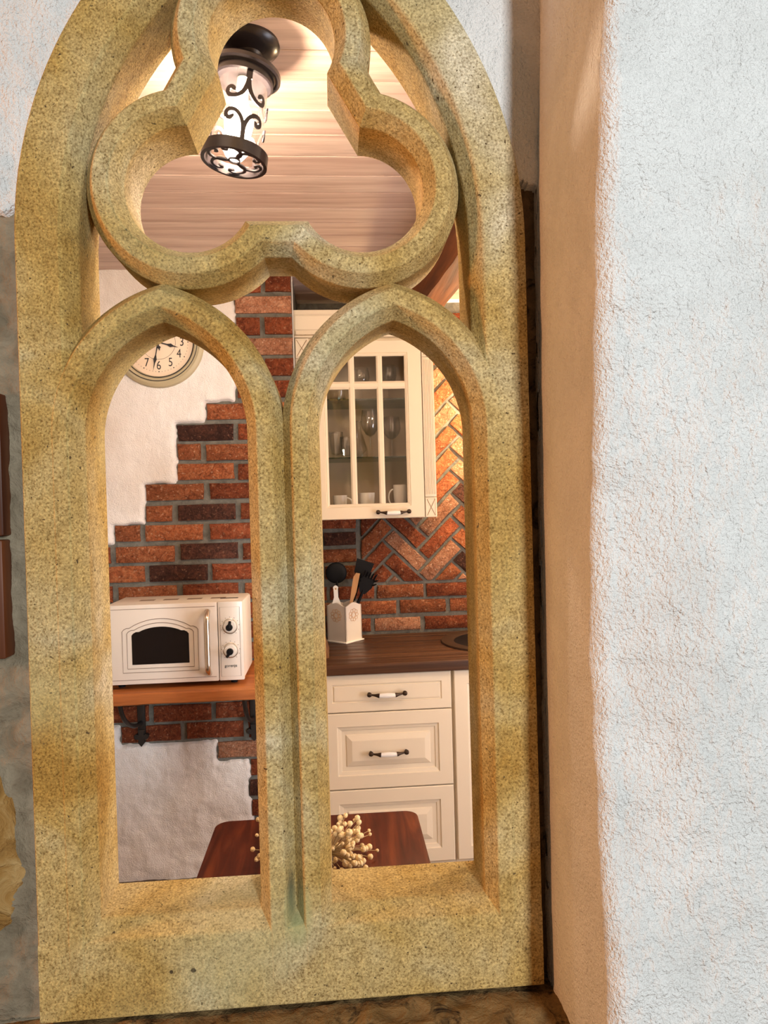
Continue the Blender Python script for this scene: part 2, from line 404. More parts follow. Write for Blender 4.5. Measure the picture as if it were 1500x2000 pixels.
# left: plaster above z = 2.0 with a torn lower edge, mortar bed below
def tear(x, z, z0, seed): return z0 + vnoise(x, z * 0 + 3, 55, seed, 3) * .03
top = zz[zz > 1.9]
side_sheet(-1, 'plaster_coat', 'plaster', lambda x, z: np.where(z > tear(x, z, 2.004, 3), 1.207 - vnoise(x, z, 22, 1, 4) * .010 - vnoise(x, z * .3, 90, 8, 2) * .004, 1.250), 1.2, rows=top)
side_sheet(-1, 'mortar_bed', 'mortar_light', lambda x, z: 1.224 - vnoise(x, z, 30, 2, 4) * .018 - vnoise(x, z, 9, 12, 2) * .012, 1.2)
side_sheet(1, 'plaster_coat', 'plaster', lambda x, z: np.where(z > tear(x, z, 2.045, 4), 1.214 - vnoise(x, z, 14, 5, 3) * .006, 1.255), .56, rows=top)
side_sheet(1, 'mortar_bed', 'mortar_brown', lambda x, z: 1.238 - vnoise(x, z, 26, 6, 4) * .022, .56)
# kitchen side of the same wall
for s in (-1, 1):
    side_sheet(s, 'kitchen_face', 'cream', lambda x, z: 1.318 + 0 * x, 2.35, cut=.03, ncol=40)
# rough yellow stone bedded in the mortar at the left
def rock(name, cx, cy, cz, rx, ry, rz, seed, parent):
    bm = bmesh.new(); bmesh.ops.create_icosphere(bm, subdivisions=4, radius=1)
    for v in bm.verts:
        p = v.co.copy(); k = 1 + .30 * float(vnoise(p.x * 2 + p.y, p.z * 2 - p.y, 1.4, seed, 4)); q = [math.copysign(abs(c) ** .72, c) for c in p]
        v.co = Vector((cx + q[0] * rx * k, cy + q[1] * ry * k, cz + q[2] * rz * k)) - parent.location
    me = bpy.data.meshes.new(name); bm.to_mesh(me); bm.free()
    return finish(name, me, 'rock', parent, 'all')
rock('stone', -.640, 1.262, .945, .105, .060, .165, 3, wallf)
rock('stone', -.655, 1.275, 1.150, .085, .050, .075, 9, wallf)
post = thing('wooden_post', 'reddish brown wooden post beside the mortar at the left edge', 'post', (-.585, 1.21, 1.26)); T = TB(post)
T.part('segment', MB().box(-.64, -.543, 1.195, 1.235, 1.262, 1.458, .004), 'post', 30)
T.part('segment', MB().box(-.64, -.541, 1.198, 1.235, 1.464, 1.70, .004), 'post', 30)
# right wall: jamb beside the window and the white wall face, one rounded plaster surface
rows = np.concatenate([np.linspace(.2, .58, 20), np.linspace(.585, 2.40, 600), np.linspace(2.41, 2.75, 20)])
yf = np.interp(rows, [.2, .75, .91, 1.26, 1.48, 1.83, 2.14, 2.75], [.95, .935, .948, .985, .969, .937, .905, .89]) + vnoise(rows, rows * 0, 9, 21, 3) * .022
xj = np.interp(rows, [.2, .76, 1.48, 2.04, 2.3, 2.75], [.362, .362, .366, .372, .384, .39])
ns = 300; s = np.concatenate([np.linspace(0, .30, 110), .30 + np.linspace(.002, .30, 150), .60 + np.linspace(.03, 1.0, 40)])
P = np.zeros((len(rows), len(s), 3))
for i, (z, y1, x0) in enumerate(zip(rows, yf, xj)):
    Lj = 1.27 - y1; sc = s / .30 * Lj; d = sc - Lj; rr = .024 + .010 * float(vnoise(z, 0, 6, 33, 2))
    ang = np.clip((d + rr * .785) / (rr * 1.571), 0, 1) * math.pi / 2
    xx = np.where(d < -rr * .785, x0, np.where(d > rr * .785, x0 + rr + (d - rr * .785), x0 + rr - rr * np.cos(ang)))
    yy = np.where(d < -rr * .785, 1.27 - sc - (0), np.where(d > rr * .785, 0, 0))
    ystart = 1.27 - (Lj - rr * .785)
    yy = np.where(d < -rr * .785, 1.27 - sc, np.where(d > rr * .785, ystart - rr, ystart - rr * np.sin(ang)))
    nx = -np.cos(ang); ny = -np.sin(ang)
    w_ = np.clip(d / .16, 0, 1); yy = yy + (.945 - y1) * (w_ * w_ * (3 - 2 * w_))
    front = np.clip(d / .03, 0, 1)
    zr = np.full_like(s, z)
    h = vnoise(s, zr * .35, 40, 41, 3) * .003 * (1 - front) + front * (vnoise(s + zr * .3, zr * .8 - s * .3, 9, 42, 3) * .010 + vnoise(s, zr * .4, 70, 43, 3) * .0032 + vnoise(s, zr, 110, 45, 2) * .0030) + np.exp(-(d / .03) ** 2) * vnoise(s * .4, zr, 30, 44, 4) * .006
    P[i, :, 0] = xx + nx * h; P[i, :, 1] = yy + ny * h; P[i, :, 2] = z
# torn plaster edge against the dark joint
edge = vnoise(rows, rows * 0 + 9, 45, 51, 4) * .010
for c_ in range(3): P[:, c_, 0] += np.where(rows < 2.05, np.abs(edge) * .6, 0)
P[:, :12, 1] -= .022
wr = grid('wall_right', P, 'plaster'); struct(wr, 'white plaster jamb and wall to the right of the window')
# ledge below the window
xs = np.linspace(-.75, .60, 180); ys = np.linspace(.98, 1.30, 50)
X, Yg = np.meshgrid(xs, ys)
Zg = .640 + vnoise(X, Yg, 25, 61, 4) * .018 - np.clip((1.06 - Yg) / .08, 0, 1) ** 2 * .12
led = grid('trim_1', np.stack([X, Yg, Zg], -1), 'ledge'); struct(led, 'rough brown stone ledge below the window')

# real size: the window is 0.69 m wide; the wall group is built at drawing scale 1.25
K = .8
for o in (win, wallf, post, wr, led):
    o.scale = (K, K, K); o.location = Vector((o.location.x * K, o.location.y * K, 1.5 + (o.location.z - 1.5) * K))
# ------------------------------------------------------------------ kitchen shell
CZ = 2.406; BY = 3.19; WY = 2.74; EX = -.137
fl = MB().box(-1.75, 1.75, -2.6, 3.3, -.06, 0).build('floor', 'floor'); struct(fl)
struct(MB().box(-1.80, -1.72, 1.05, 3.3, 0, 2.5).build('wall_left', 'wallplain'), 'plain cream side wall of the kitchen')
struct(MB().box(1.55, 1.63, 1.05, 3.3, 0, 2.5).build('wall_kitchen_right', 'wallplain'), 'plain cream side wall of the kitchen beyond the sink')
ceil = MB().box(-1.75, 1.60, 1.045, 3.3, CZ + .0028, CZ + .06).build('ceiling', 'groove'); struct(ceil, 'limewashed pine plank ceiling')
p0 = 1.5226 - .1069 * 5
pm = MB()
W_ = .1069 / 2 - .0022
pm.add([(x, y, z) for x in (-1.72, 1.55) for y, z in ((-W_, CZ + .004), (-W_, CZ + .0008), (-W_ + .0012, CZ), (W_ - .0012, CZ), (W_, CZ + .0008), (W_, CZ + .004))],
       [(i, (i + 1) % 6, (i + 1) % 6 + 6, i + 6) for i in range(6)] + [(0, 1, 2, 3, 4, 5), (11, 10, 9, 8, 7, 6)])
pl = None
for i in range(22):
    yc = p0 + .1069 * (i + .5)
    if yc - W_ < 1.055 or yc + W_ > BY + .02: continue
    if pl is None:
        pl = pm.build('plank', 'plank', ceil); o = pl
    else:
        o = pl.copy(); C.objects.link(o); o.parent = ceil
    o.location = (0, yc, 0)
# ---- bricks
def clip(poly, nx, nz, d):       # keep nx*x + nz*z <= d
    out = []
    for i in range(len(poly)):
        a, b = poly[i], poly[(i + 1) % len(poly)]; da = a[0] * nx + a[1] * nz - d; db = b[0] * nx + b[1] * nz - d
        if da <= 0: out.append(a)
        if (da < 0 < db) or (db < 0 < da):
            t = da / (da - db); out.append((a[0] + (b[0] - a[0]) * t, a[1] + (b[1] - a[1]) * t))
    return out
def area(p): return abs(sum(p[i][0] * p[(i + 1) % len(p)][1] - p[(i + 1) % len(p)][0] * p[i][1] for i in range(len(p)))) / 2
br = random.Random(11)
def brick(poly, y, parent, m, proud=.011):
    cx = sum(p[0] for p in poly) / len(poly); cz = sum(p[1] for p in poly) / len(poly)
    pts = []
    for i in range(len(poly)):                       # extra points on long edges for a wavy outline
        a, b = poly[i], poly[(i + 1) % len(poly)]; L = math.dist(a, b); pts.append(a)
        k = 2 if L > .12 else (1 if L > .05 else 0)
        for j in range(k): t = (j + 1) / (k + 1); pts.append((a[0] + (b[0] - a[0]) * t, a[1] + (b[1] - a[1]) * t))
    out = []
    for x, z in pts:
        dx, dz = cx - x, cz - z; L = math.hypot(dx, dz) or 1
        j = br.uniform(-.0012, .0026); out.append((x + dx / L * j + br.uniform(-.001, .001), z + dz / L * j + br.uniform(-.0012, .0012)))
    n = len(out); pr = proud + br.uniform(-.003, .004)
    inn = []
    for x, z in out:
        dx, dz = cx - x, cz - z; L = math.hypot(dx, dz) or 1; k = .006; inn.append((x + math.copysign(min(k, abs(dx) * .5), dx), z + math.copysign(min(k, abs(dz) * .5), dz)))
    mb = MB(); mb.v = [(x - cx, .006, z - cz) for x, z in out] + [(x - cx, -pr + .004, z - cz) for x, z in out] + [(x - cx, -pr + br.uniform(-.0015, .0015), z - cz) for x, z in inn]
    mb.f = [tuple(range(2 * n, 3 * n))] + [(i + k * n, (i + 1) % n + k * n, (i + 1) % n + (k + 1) * n, i + (k + 1) * n) for k in (0, 1) for i in range(n)]
    o = mb.build('brick', m, parent, 40); o.location = (cx - parent.location.x, y - parent.location.y, cz - parent.location.z); return o
def rect(x0, x1, z0, z1): return [(x0, z0), (x1, z0), (x1, z1), (x0, z1)]
# clock wall: mortar body, bricks, plaster coat with stepped torn edge
wb = MB().box(-1.74, EX, WY, BY + .1, 0, CZ + .01).build('wall_back_left', 'mortar'); struct(wb, 'kitchen wall with clock, stepped red bricks and cream plaster')
PT = .07735
zrow = lambda k: 2.3571 - .08085 * k if k <= 5 else 1.8691 - .0763 * (k - 6)
starts = {}
for k in range(32):
    z = zrow(k)
    starts[k] = -.354
for k, v in {5: -.3537, 6: -.4721, 7: -.5843, 8: -.5866, 9: -.589, 10: -.7082, 11: -.7104, 12: -.827}.items(): starts[k] = v
for k in range(13, 22): starts[k] = -1.3
starts[22] = -.8288; starts[23] = -.4676
for k, v in zip(range(24, 32), (-.345, -.352, -.345, -.336, -.335, -.335, -.335, -.335)): starts[k] = v
joints = {1: [(-.3536, EX)], 0: [(-.36, -.252), (-.2367, EX)], 2: [(-.35, -.2606), (-.245, EX)], 3: [(-.354, EX)], 4: [(-.35, -.262), (-.247, EX)], 5: [(-.3537, EX)],
          6: [(-.4721, -.256), (-.241, EX)], 7: [(-.5843, -.3708), (-.3565, EX)], 8: [(-.5866, -.4981), (-.4794, -.262), (-.246, EX)], 9: [(-.589, -.3727), (-.3599, EX)],
          10: [(-.7082, -.4913), (-.47, -.254), (-.238, EX)], 11: [(-.7104, -.6109), (-.5917, -.3714), (-.3539, EX)], 12: [(-.827, -.7338), (-.7166, -.4977), (-.4745, -.256), (-.24, EX)],
          13: [(-1.06, -.846), (-.8274, -.6059), (-.5867, -.3682), (-.3526, EX)], 14: [(-.94, -.7213), (-.7041, -.4849), (-.4694, -.25), (-.235, EX)],
          15: [(-1.06, -.8433), (-.8243, -.6027), (-.5834, -.3706), (-.3491, EX)], 22: [(-.8288, -.7562), (-.7372, -.6067), (-.5855, -.3683), (-.35, EX)], 23: [(-.4676, -.252), (-.237, EX)]}
for k in range(16, 22): joints[k] = [(x + (.118 if k % 2 else 0), x + .219 + (.118 if k % 2 else 0)) for x in (-1.06, -.825, -.590)] + [(-.355 + (.118 if k % 2 else 0), EX)]
for k in range(24, 30): joints[k] = [(starts[k], EX)]
darks = {(7, 0), (11, 1), (13, 2), (14, 1), (25, 0)}; oranges = {(8, 0), (12, 1), (13, 1), (14, 0), (9, 0), (10, 0)}; pales = {(1, 0), (23, 0), (3, 0)}
for k, js in joints.items():
    z = zrow(k); hh = .0305 if k > 5 else .0325
    for i, (a, b) in enumerate(js):
        m = 'brick_dark' if (k, i) in darks else 'brick_orange' if (k, i) in oranges else 'brick_pale' if (k, i) in pales else br.choice(['brick_red', 'brick_red', 'brick_orange'])
        j = br.uniform(-.003, .003)
        brick(rect(a + .001, b - .001, z - hh + j, z + hh + j), WY, wb, m, .013 if b < EX - .01 or a < EX else .013)
xs = np.arange(-1.70, EX + .004, .0065); zs = np.arange(.0, CZ + .006, .0055)
X, Zg = np.meshgrid(xs, zs)
jx = X + vnoise(X, Zg, 38, 71, 4) * .026; jz = Zg + vnoise(X, Zg, 30, 72, 4) * .018
lim = np.full_like(X, -.354)
for k in sorted(starts):
    zt = (zrow(k) + zrow(k - 1)) / 2 if k else 9; zb = (zrow(k) + zrow(k + 1)) / 2
    lim = np.where((jz <= zt - .002) & (jz > zb - .002), starts[k] - .004, lim)
cov = jx < lim
soft = cov.astype(float)
for _ in range(2):
    p_ = np.pad(soft, 1, mode='edge'); soft = (p_[:-2, 1:-1] + p_[2:, 1:-1] + p_[1:-1, :-2] + p_[1:-1, 2:] + 2 * soft) / 6
hgt = soft * .030 - .012
rough = vnoise(X, Zg, 5, 73, 3) * .022 + vnoise(X, Zg * .8, 26, 74, 4) * .008 + np.where(Zg < .75, vnoise(X + Zg * .6, Zg - X * .5, 22, 75, 4) * .012, 0)
YY = WY - hgt - soft * rough
o = grid('plaster_coat', np.stack([X, YY, Zg], -1) - np.array(wb.location), 'cream', wb)
bb = MB().box(-1.7, EX, WY - .035, WY, 0, .093, .004).build('baseboard_back', 'base', None, 30); struct(bb, 'dark brown baseboard under the cream plaster')
# herringbone wall
wk = MB().box(EX, 1.6, BY, BY + .1, 0, CZ + .01).build('wall_back', 'mortar'); struct(wk, 'brick wall of the kitchen alcove with herringbone panel')
HX0, HZ0 = .1155, 1.139
L_, Wd = .222, .0736; jt = .0065; A0 = (.3221, 1.2844); q = math.sqrt(.5)
hb = []
for ci in range(-3, 7):
    for ri in range(-5, 14):
        cx = A0[0] + ci * .157; cz = A0[1] + ri * Wd / q + (-.052 if ci % 2 else 0)
        d = (q, -q) if ci % 2 == 0 else (q, q); nn = (-d[1], d[0]); a, b = L_ / 2 - jt, Wd / 2 - jt
        poly = [(cx + d[0] * u * a + nn[0] * v_ * b, cz + d[1] * u * a + nn[1] * v_ * b) for u, v_ in ((-1, -1), (1, -1), (1, 1), (-1, 1))]
        for c_ in ((-1, 0, -HX0 - .006), (0, -1, -HZ0 - .006), (1, 0, 1.0), (0, 1, 2.36)):
            if poly: poly = clip(poly, *c_)
        if len(poly) < 3 or area(poly) < .0006: continue
        m = br.choice(['brick_red', 'brick_red', 'brick_orange', 'brick_orange', 'brick_pale'])
        if (ci, ri) == (0, 0) or (ci, ri) == (1, 0): m = 'brick_pale'
        if (ci, ri) in ((1, 1), (0, 1), (0, -1), (-1, 0)): m = 'brick_red'
        if (ci, ri) in ((2, 2), (2, -1)): m = 'brick_dark'
        brick(poly, BY, wk, m, .010)
for zc, js in ((1.101, [(-.125, -.04), (-.025, .1745), (.1892, .3998), (.4147, .625), (.64, .85)]), (1.030, [(-.125, .093), (.1106 - .005, .273), (.2908, .4995), (.5205, .73), (.745, .95)]), (.952, [(-.125, -.06), (-.046, .1554), (.1731, .3837), (.4016, .612), (.628, .84)])):
    for a, b in js:
        m = 'brick_pale' if zc < 1.08 and br.random() < .5 else br.choice(['brick_red', 'brick_orange'])
        brick(rect(a, b, zc - .0295, zc + .0295), BY, wk, m, .010)
for i in range(5):
    zc = 1.1955 + .0755 * i
    for a, b in (((-.125, .099),) if i % 2 else ((-.125, -.06), (-.045, .099))):
        brick(rect(a, b, zc - .0295, zc + .0295), BY, wk, 'brick_dark' if i == 2 else br.choice(['brick_red', 'brick_orange']), .010)

# ------------------------------------------------------------------ ceiling beam
bm_ = MB(); N = 16; sec = [(-.055, 0), (.055, 0), (.058, -.09), (.045, -.165), (-.045, -.165), (-.058, -.08)]
for i in range(N + 1):
    t = i / N; y = 1.50 + 1.50 * t; x = .475 - .10 * t
    for j, (a, b) in enumerate(sec): bm_.v.append((x + a + .012 * float(vnoise(t * 7, j, 1.3, 81, 2)), y, CZ - .001 + (b + .014 * float(vnoise(t * 7, j + 9, 1.3, 82, 2)) if b < 0 else b)))
for i in range(N):
    for j in range(6): bm_.f.append((i * 6 + j, (i + 1) * 6 + j, (i + 1) * 6 + (j + 1) % 6, i * 6 + (j + 1) % 6))
bm_.f += [tuple(range(6)), tuple(reversed(range(N * 6, N * 6 + 6)))]
tag(bm_.build('ceiling_beam', 'beam', None, 40), 'rough hewn brown wooden beam under the plank ceiling', 'beam')
#@@OBJECTS@@
# ------------------------------------------------------------------ furniture helpers
def nested(mb, x0, x1, z0, z1, y, steps):
    """front panel of nested rectangles; steps = (inset, recess); faces -Y, closed at the back"""
    k = len(mb.v)
    for d, r in steps: mb.v += [(x0 + d, y + r, z0 + d), (x1 - d, y + r, z0 + d), (x1 - d, y + r, z1 - d), (x0 + d, y + r, z1 - d)]
    n = len(steps)
    for i in range(n - 1):
        for j in range(4): a = k + i * 4; mb.f.append((a + j, a + (j + 1) % 4, a + 4 + (j + 1) % 4, a + 4 + j))
    a = k + (n - 1) * 4; mb.f.append((a, a + 1, a + 2, a + 3)); mb.f.append((k + 3, k + 2, k + 1, k))
    return mb
def pull(T, under, xc, y, z, half=.066):
    """bow handle: bronze ends and a white china grip"""
    for s in (-1, 1):
        mb = MB()
        mb.lathe([(0, 0), (.0085, .002), (.0085, .006), (.005, .009), (.0045, .022)], (xc + s * half, y - .022, z), 'Y', 12)
        mb.lathe([(0, -.0095), (.007, -.007), (.0095, 0), (.007, .007), (0, .0095)], (xc + s * half, y - .022, z), 'X', 12)
        pts = [(xc + s * (half - .004 - .033 * t), y - .022 - .004 * t, z - .004 * t) for t in (0, .3, .6, .85, 1)]
        mb.tube(pts, [.0035, .0037, .0052, .0080, .0085], 10)
        T.part('handle_mount', mb, 'bronze', 40, under)
    g = MB().lathe([(0, -.030), (.0075, -.030), (.0088, -.020), (.0098, 0), (.0088, .020), (.0075, .030), (0, .030)], (xc, y - .026, z - .004), 'X', 16)
    T.part('handle_grip', g, 'china', 40, under)
RAISED = [(0, .020), (0, .003), (.003, 0), (.050, 0), (.053, .005), (.064, .0075), (.066, .011), (.082, .012), (.085, .008), (.103, .0015), (.105, .001)]
FLAT = [(0, .020), (0, .003), (.003, 0), (.036, 0), (.038, .0045), (.041, .0045), (.043, .001), (.046, .0005)]
# ---- drawer cabinet
CY = 2.61
cab = thing('base_cabinet', 'cream base cabinet with three panelled drawers under the dark worktop', 'cabinet', (.18, 2.9, 0)); T = TB(cab)
T.part('carcass', MB().box(-.062, .4265, CY + .021, 3.16, .10, .870), 'cab')
T.part('plinth', MB().box(-.062, .4265, CY + .06, CY + .08, 0, .10), 'cab')
for z0, z1, st in ((.728, .868, FLAT), (.4405, .7245, RAISED), (.152, .4365, RAISED)):
    d = T.part('drawer', nested(MB(), -.060, .4216, z0, z1, CY, st), 'cab')
    pull(T, d, .1795, CY + (.001 if st is FLAT else .001), (z0 + z1) / 2 - (.002 if st is FLAT else .006))
cab2 = thing('base_cabinet', 'cream base cabinet to the right of the drawers, beneath the round sink', 'cabinet', (.73, 2.9, 0)); T = TB(cab2)
T.part('carcass', MB().box(.4275, 1.03, CY + .021, 3.16, .10, .870), 'cab')
T.part('plinth', MB().box(.4275, 1.03, CY + .06, CY + .08, 0, .10), 'cab')
T.part('door', nested(MB(), .4325, 1.025, .152, .868, CY, RAISED), 'cab')
wt = thing('worktop', 'dark brown wood stave worktop on the cream cabinets', 'worktop', (.45, 2.9, .872)); T = TB(wt)
n_ = 9; ys = np.linspace(2.590, 3.178, n_ + 1)
for i in range(n_):
    T.part('stave', MB().box(EX + .002, 1.03, ys[i] + .0004, ys[i + 1] - .0004, .872, .910 - .0006 * (i % 2), .0015), 'worktop', 30)
# ---- sink
sk = thing('round_sink', 'dark brown round composite sink set in the worktop', 'sink', (.69, 2.92, .912)); T = TB(sk)
T.part('rim', MB().lathe([(.255, .9115), (.252, .917), (.235, .919), (.205, .917), (.198, .912)], (.69, 2.92, 0), 'Z', 48), 'sink', 40)
T.part('bowl', MB().lathe([(.199, .9125), (.19, .9118), (.1, .9112), (.0, .9112)], (.69, 2.92, 0), 'Z', 48), 'black', 40)
# ---- glazed wall cabinet
UY = 2.86
uc = thing('wall_cabinet', 'cream wall cabinet with glazed six pane door and fluted pilasters', 'cabinet', (.145, 3.02, 1.44)); T = TB(uc)
mb = MB(); x0, x1 = -.132, .420
mb.box(x0, x0 + .045, UY + .022, 3.176, 1.44, 2.18); mb.box(x1 - .045, x1, UY + .022, 3.176, 1.44, 2.18)
mb.box(x0 + .045, x1 - .045, UY + .022, 3.176, 1.44, 1.474); mb.box(x0 + .045, x1 - .045, UY + .022, 3.176, 2.162, 2.18)
T.part('carcass', mb, 'cab')
T.part('back_panel', MB().box(x0 + .045, x1 - .045, 3.164, 3.176, 1.474, 2.162), 'cab_in')
for z in (1.692, 1.9305):
    T.part('glass_shelf', MB().box(x0 + .047, x1 - .047, UY + .03, 3.16, z - .003, z + .003), 'shelf_glass')
# door: stiles and rails, muntins, panes
DX0, DX1, DZ0, DZ1 = -.078, .3735, 1.4405, 2.1665
ox0, ox1, oz0, oz1 = -.013, .305, 1.502, 2.1025
def frame_ring(x0, x1, z0, z1, y, rings):
    """rings: list of ((x0,x1,z0,z1), y)"""
    mb = MB()
    for (a, b, c, d), yy in rings: mb.v += [(a, yy, c), (b, yy, c), (b, yy, d), (a, yy, d)]
    for i in range(len(rings) - 1):
        for j in range(4): mb.f.append((i * 4 + j, i * 4 + (j + 1) % 4, i * 4 + 4 + (j + 1) % 4, i * 4 + 4 + j))
    k = (len(rings) - 1) * 4
    for j in range(4): mb.f.append((k + j, k + (j + 1) % 4, (j + 1) % 4, j))
    return mb
ex = lambda e: (ox0 - e, ox1 + e, oz0 - e, oz1 + e)
door = T.part('door', frame_ring(0, 0, 0, 0, 0, [((DX0, DX1, DZ0, DZ1), UY + .022), ((DX0, DX1, DZ0, DZ1), UY + .003), ((DX0 + .003, DX1 - .003, DZ0 + .003, DZ1 - .003), UY),
              (ex(.013), UY), (ex(.011), UY + .003), (ex(.009), UY + .002), (ex(.0), UY + .007), (ex(.0), UY + .022)]), 'cab')
for x in (.0882, .2022):
    mb = MB(); mb.prism([(x - .0122, UY + .02), (x - .0122, UY + .008), (x - .006, UY + .004), (x + .006, UY + .004), (x + .0122, UY + .008), (x + .0122, UY + .02)], lambda a, b, d: (a, b, d), oz0, oz1)
    T.part('muntin', mb, 'cab', 0, door)
z = 1.9845; mb = MB(); mb.prism([(z - .0155, UY + .02), (z - .0155, UY + .009), (z - .007, UY + .0045), (z + .007, UY + .0045), (z + .0155, UY + .009), (z + .0155, UY + .02)], lambda a, b, d: (d, b, a), ox0, ox1)
T.part('muntin', mb, 'cab', 0, door)
for a, b in ((-.013, .076), (.1005, .190), (.2145, .305)):
    for c, d in ((oz0, 1.969), (2.0, oz1)):
        T.part('pane', MB().add([(a, UY + .016, c), (b, UY + .016, c), (b, UY + .016, d), (a, UY + .016, d)], [(0, 1, 2, 3)]), 'glass', 0, door)
pull(T, door, .2433, UY, 1.4665, .063)
for a, b in ((-.136, -.081), (.3765, .4235)):
    mb = MB().box(a, b, UY, UY + .022, 1.5235, 2.0945, .001)
    pil = T.part('pilaster', mb, 'cab', 30)
    nf = 4; wdt = (b - a)
    for i in range(nf):
        xx = a + wdt * (.17 + .22 * i)
        T.part('flute', MB().lathe([(.0022, 1.535), (.0022, 2.084)], (xx, UY - .0003, 0), 'Z', 8, cap=True), 'cab_line' if False else 'cab', 30, pil)
        T.part('flute_shadow_line', MB().box(xx + .0022, xx + .0034, UY - .0004, UY + .001, 1.535, 2.084), 'cab_line', 0, pil)  # brown strip puts the shade beside each flute into colour
    for c, d in ((1.4405, 1.5215), (2.0965, 2.1765)):
        blk = T.part('corner_block', nested(MB(), a, b, c, d, UY, [(0, .022), (0, .002), (.003, 0), (.006, .0005), (.0075, .002)]), 'cab')
        mb = MB()
        for (xa, za), (xb, zb) in (((a + .007, c + .007), (b - .007, d - .007)), ((a + .007, d - .007), (b - .007, c + .007))):
            mb.tube([(xa, UY + .0012, za), (xb, UY + .0012, zb)], .0012, 6)
        T.part('cross_line', mb, 'cab_line', 0, blk)
mb = MB(); prof = [(UY + .02, 2.1785), (UY - .004, 2.1785), (UY - .006, 2.184), (UY - .003, 2.187), (UY - .003, 2.206), (UY - .008, 2.210), (UY - .012, 2.262), (UY - .020, 2.268), (UY - .020, 2.284), (UY + .02, 2.284)]
mb.prism(prof, lambda a, b, d: (d, a, b), -.1375, .425)
cor = T.part('cornice', mb, 'cab')
T.part('cornice_return', MB().box(-.1345, .422, UY + .02, 3.176, 2.1785, 2.284), 'cab', 0, cor)
for i in range(34):
    xx = -.131 + .0162 * i
    T.part('dentil', MB().box(xx, xx + .0105, UY - .0062, UY - .002, 2.190, 2.204), 'cab', 0, cor)
T.part('patina_line', MB().box(-.1375, .425, UY - .0052, UY - .003, 2.1872, 2.1888), 'cab_line', 0, cor)
# ---- glassware and cups in the cabinet
def lathe_thing(name, label, cat, prof, loc, m, group=None, n=28):
    t = thing(name, label, cat, loc, group)
    MB().lathe(prof, (0, 0, 0), 'Z', n).build('bowl', m, t, 50); return t
S1, S2, S3 = 1.4745, 1.6952, 1.9337
def wine(loc, label, h=.165, r=.036, group=None):
    t = thing('wine_glass', label, 'glass', loc, group)
    MB().lathe([(0, .0), (.032, .0), (.032, .002), (.008, .004)], n=28).build('foot', 'crystal', t, 50)
    MB().lathe([(.0038, .004), (.0035, h * .42), (.005, h * .46)], n=12).build('stem', 'crystal', t, 50)
    MB().lathe([(.004, h * .45), (.018, h * .49), (r * .85, h * .60), (r, h * .72), (r * .93, h * .88), (r * .82, h), (r * .79, h), (r * .90, h * .88), (r * .96, h * .72), (r * .8, h * .61), (.016, h * .50), (0, h * .465)], n=28).build('bowl', 'crystal', t, 50)
    return t
wine((.166, 2.995, S2), 'stemmed wine glass on the middle glass shelf beside the carafe', .205, .040)
wine((.258, 3.01, S2), 'stemmed goblet on the middle glass shelf, behind the right panes', .175, .040)
wine((.252, 3.00, S3), 'tall rounded goblet on the top glass shelf, behind the right panes', .155, .034)
wine((.135, 3.02, S3), 'plain glass on the top glass shelf, behind the middle panes', .150, .036)
def cutglass(name, label, loc, r, h, n, cat='glass'):
    t = thing(name, label, cat, loc); mb = MB(); prof = [(0, .0), (r * .72, .0), (r * .75, .006), (r * .80, h * .2), (r * .92, h * .6), (r, h), (r * .94, h), (r * .84, h * .6), (r * .70, h * .2), (0, .012)]
    for i in range(n):
        a = 2 * math.pi * i / n
        for k, (rr, hh) in enumerate(prof):
            f = 1 + (.07 if (i % 2) else 0) * (1 if 1 < k < 5 else 0); mb.v.append((rr * f * math.cos(a), rr * f * math.sin(a), hh))
    m_ = len(prof)
    for i in range(n):
        for k in range(m_ - 1): mb.f.append((i * m_ + k, ((i + 1) % n) * m_ + k, ((i + 1) % n) * m_ + k + 1, i * m_ + k + 1))
    mb.build('bowl', 'crystal', t, 0)
    MB().tube([(r * .97 * math.cos(i * math.pi / 14), r * .97 * math.sin(i * math.pi / 14), h) for i in range(28)], .0018, 6, True).build('lip', 'crystal', t, 50)
    return t
cutglass('cut_glass_bowl', 'sparkling cut crystal bowl on the top glass shelf, behind the left panes', (.032, 2.985, S3), .052, .075, 28, 'bowl')
cutglass('tumbler', 'faceted tumbler on the middle glass shelf, leftmost of the glasses there', (.020, 2.975, S2), .030, .110, 20)
cutglass('tumbler', 'faceted tumbler on the middle glass shelf, between the leftmost tumbler and the carafe', (.062, 3.035, S2), .026, .095, 20)
cr = thing('carafe', 'pear shaped clear glass carafe on the middle glass shelf', 'carafe', (.118, 3.06, S2))
MB().lathe([(0, 0), (.030, 0), (.038, .012), (.038, .04), (.026, .085), (.014, .12), (.013, .15), (.016, .165), (.014, .165), (.011, .15), (.012, .12), (.023, .085), (.035, .04), (0, .006)], n=28).build('body', 'crystal', cr, 50)
MB().tube([(.0155 * math.cos(i * math.pi / 10), .0155 * math.sin(i * math.pi / 10), .165) for i in range(20)], .002, 6, True).build('lip', 'crystal', cr, 50)
def cup(loc, label, r, h, side, m='china'):
    t = thing('cup', label, 'cup', loc, None)
    MB().lathe([(0, 0), (r * .72, 0), (r * .80, .004), (r * .95, h * .5), (r, h), (r * .94, h), (r * .88, h * .5), (r * .7, .007), (0, .006)], n=28).build('body', m, t, 50)
    pts = [(side * (r * .93 + .022 * math.sin(a) * 1.0), 0, h * .5 - math.cos(a) * h * .33) for a in [math.pi * i / 10 for i in range(11)]]
    MB().tube(pts, .0032, 8).build('handle', m, t, 50); return t
cup((.030, 2.975, S1), 'white china cup with handle on the right, bottom of the glazed cabinet', .030, .066, 1)
cup((.142, 2.985, S1), 'wide white china cup in the middle of the glazed cabinet bottom', .036, .074, 1).rotation_euler.z = R(75)
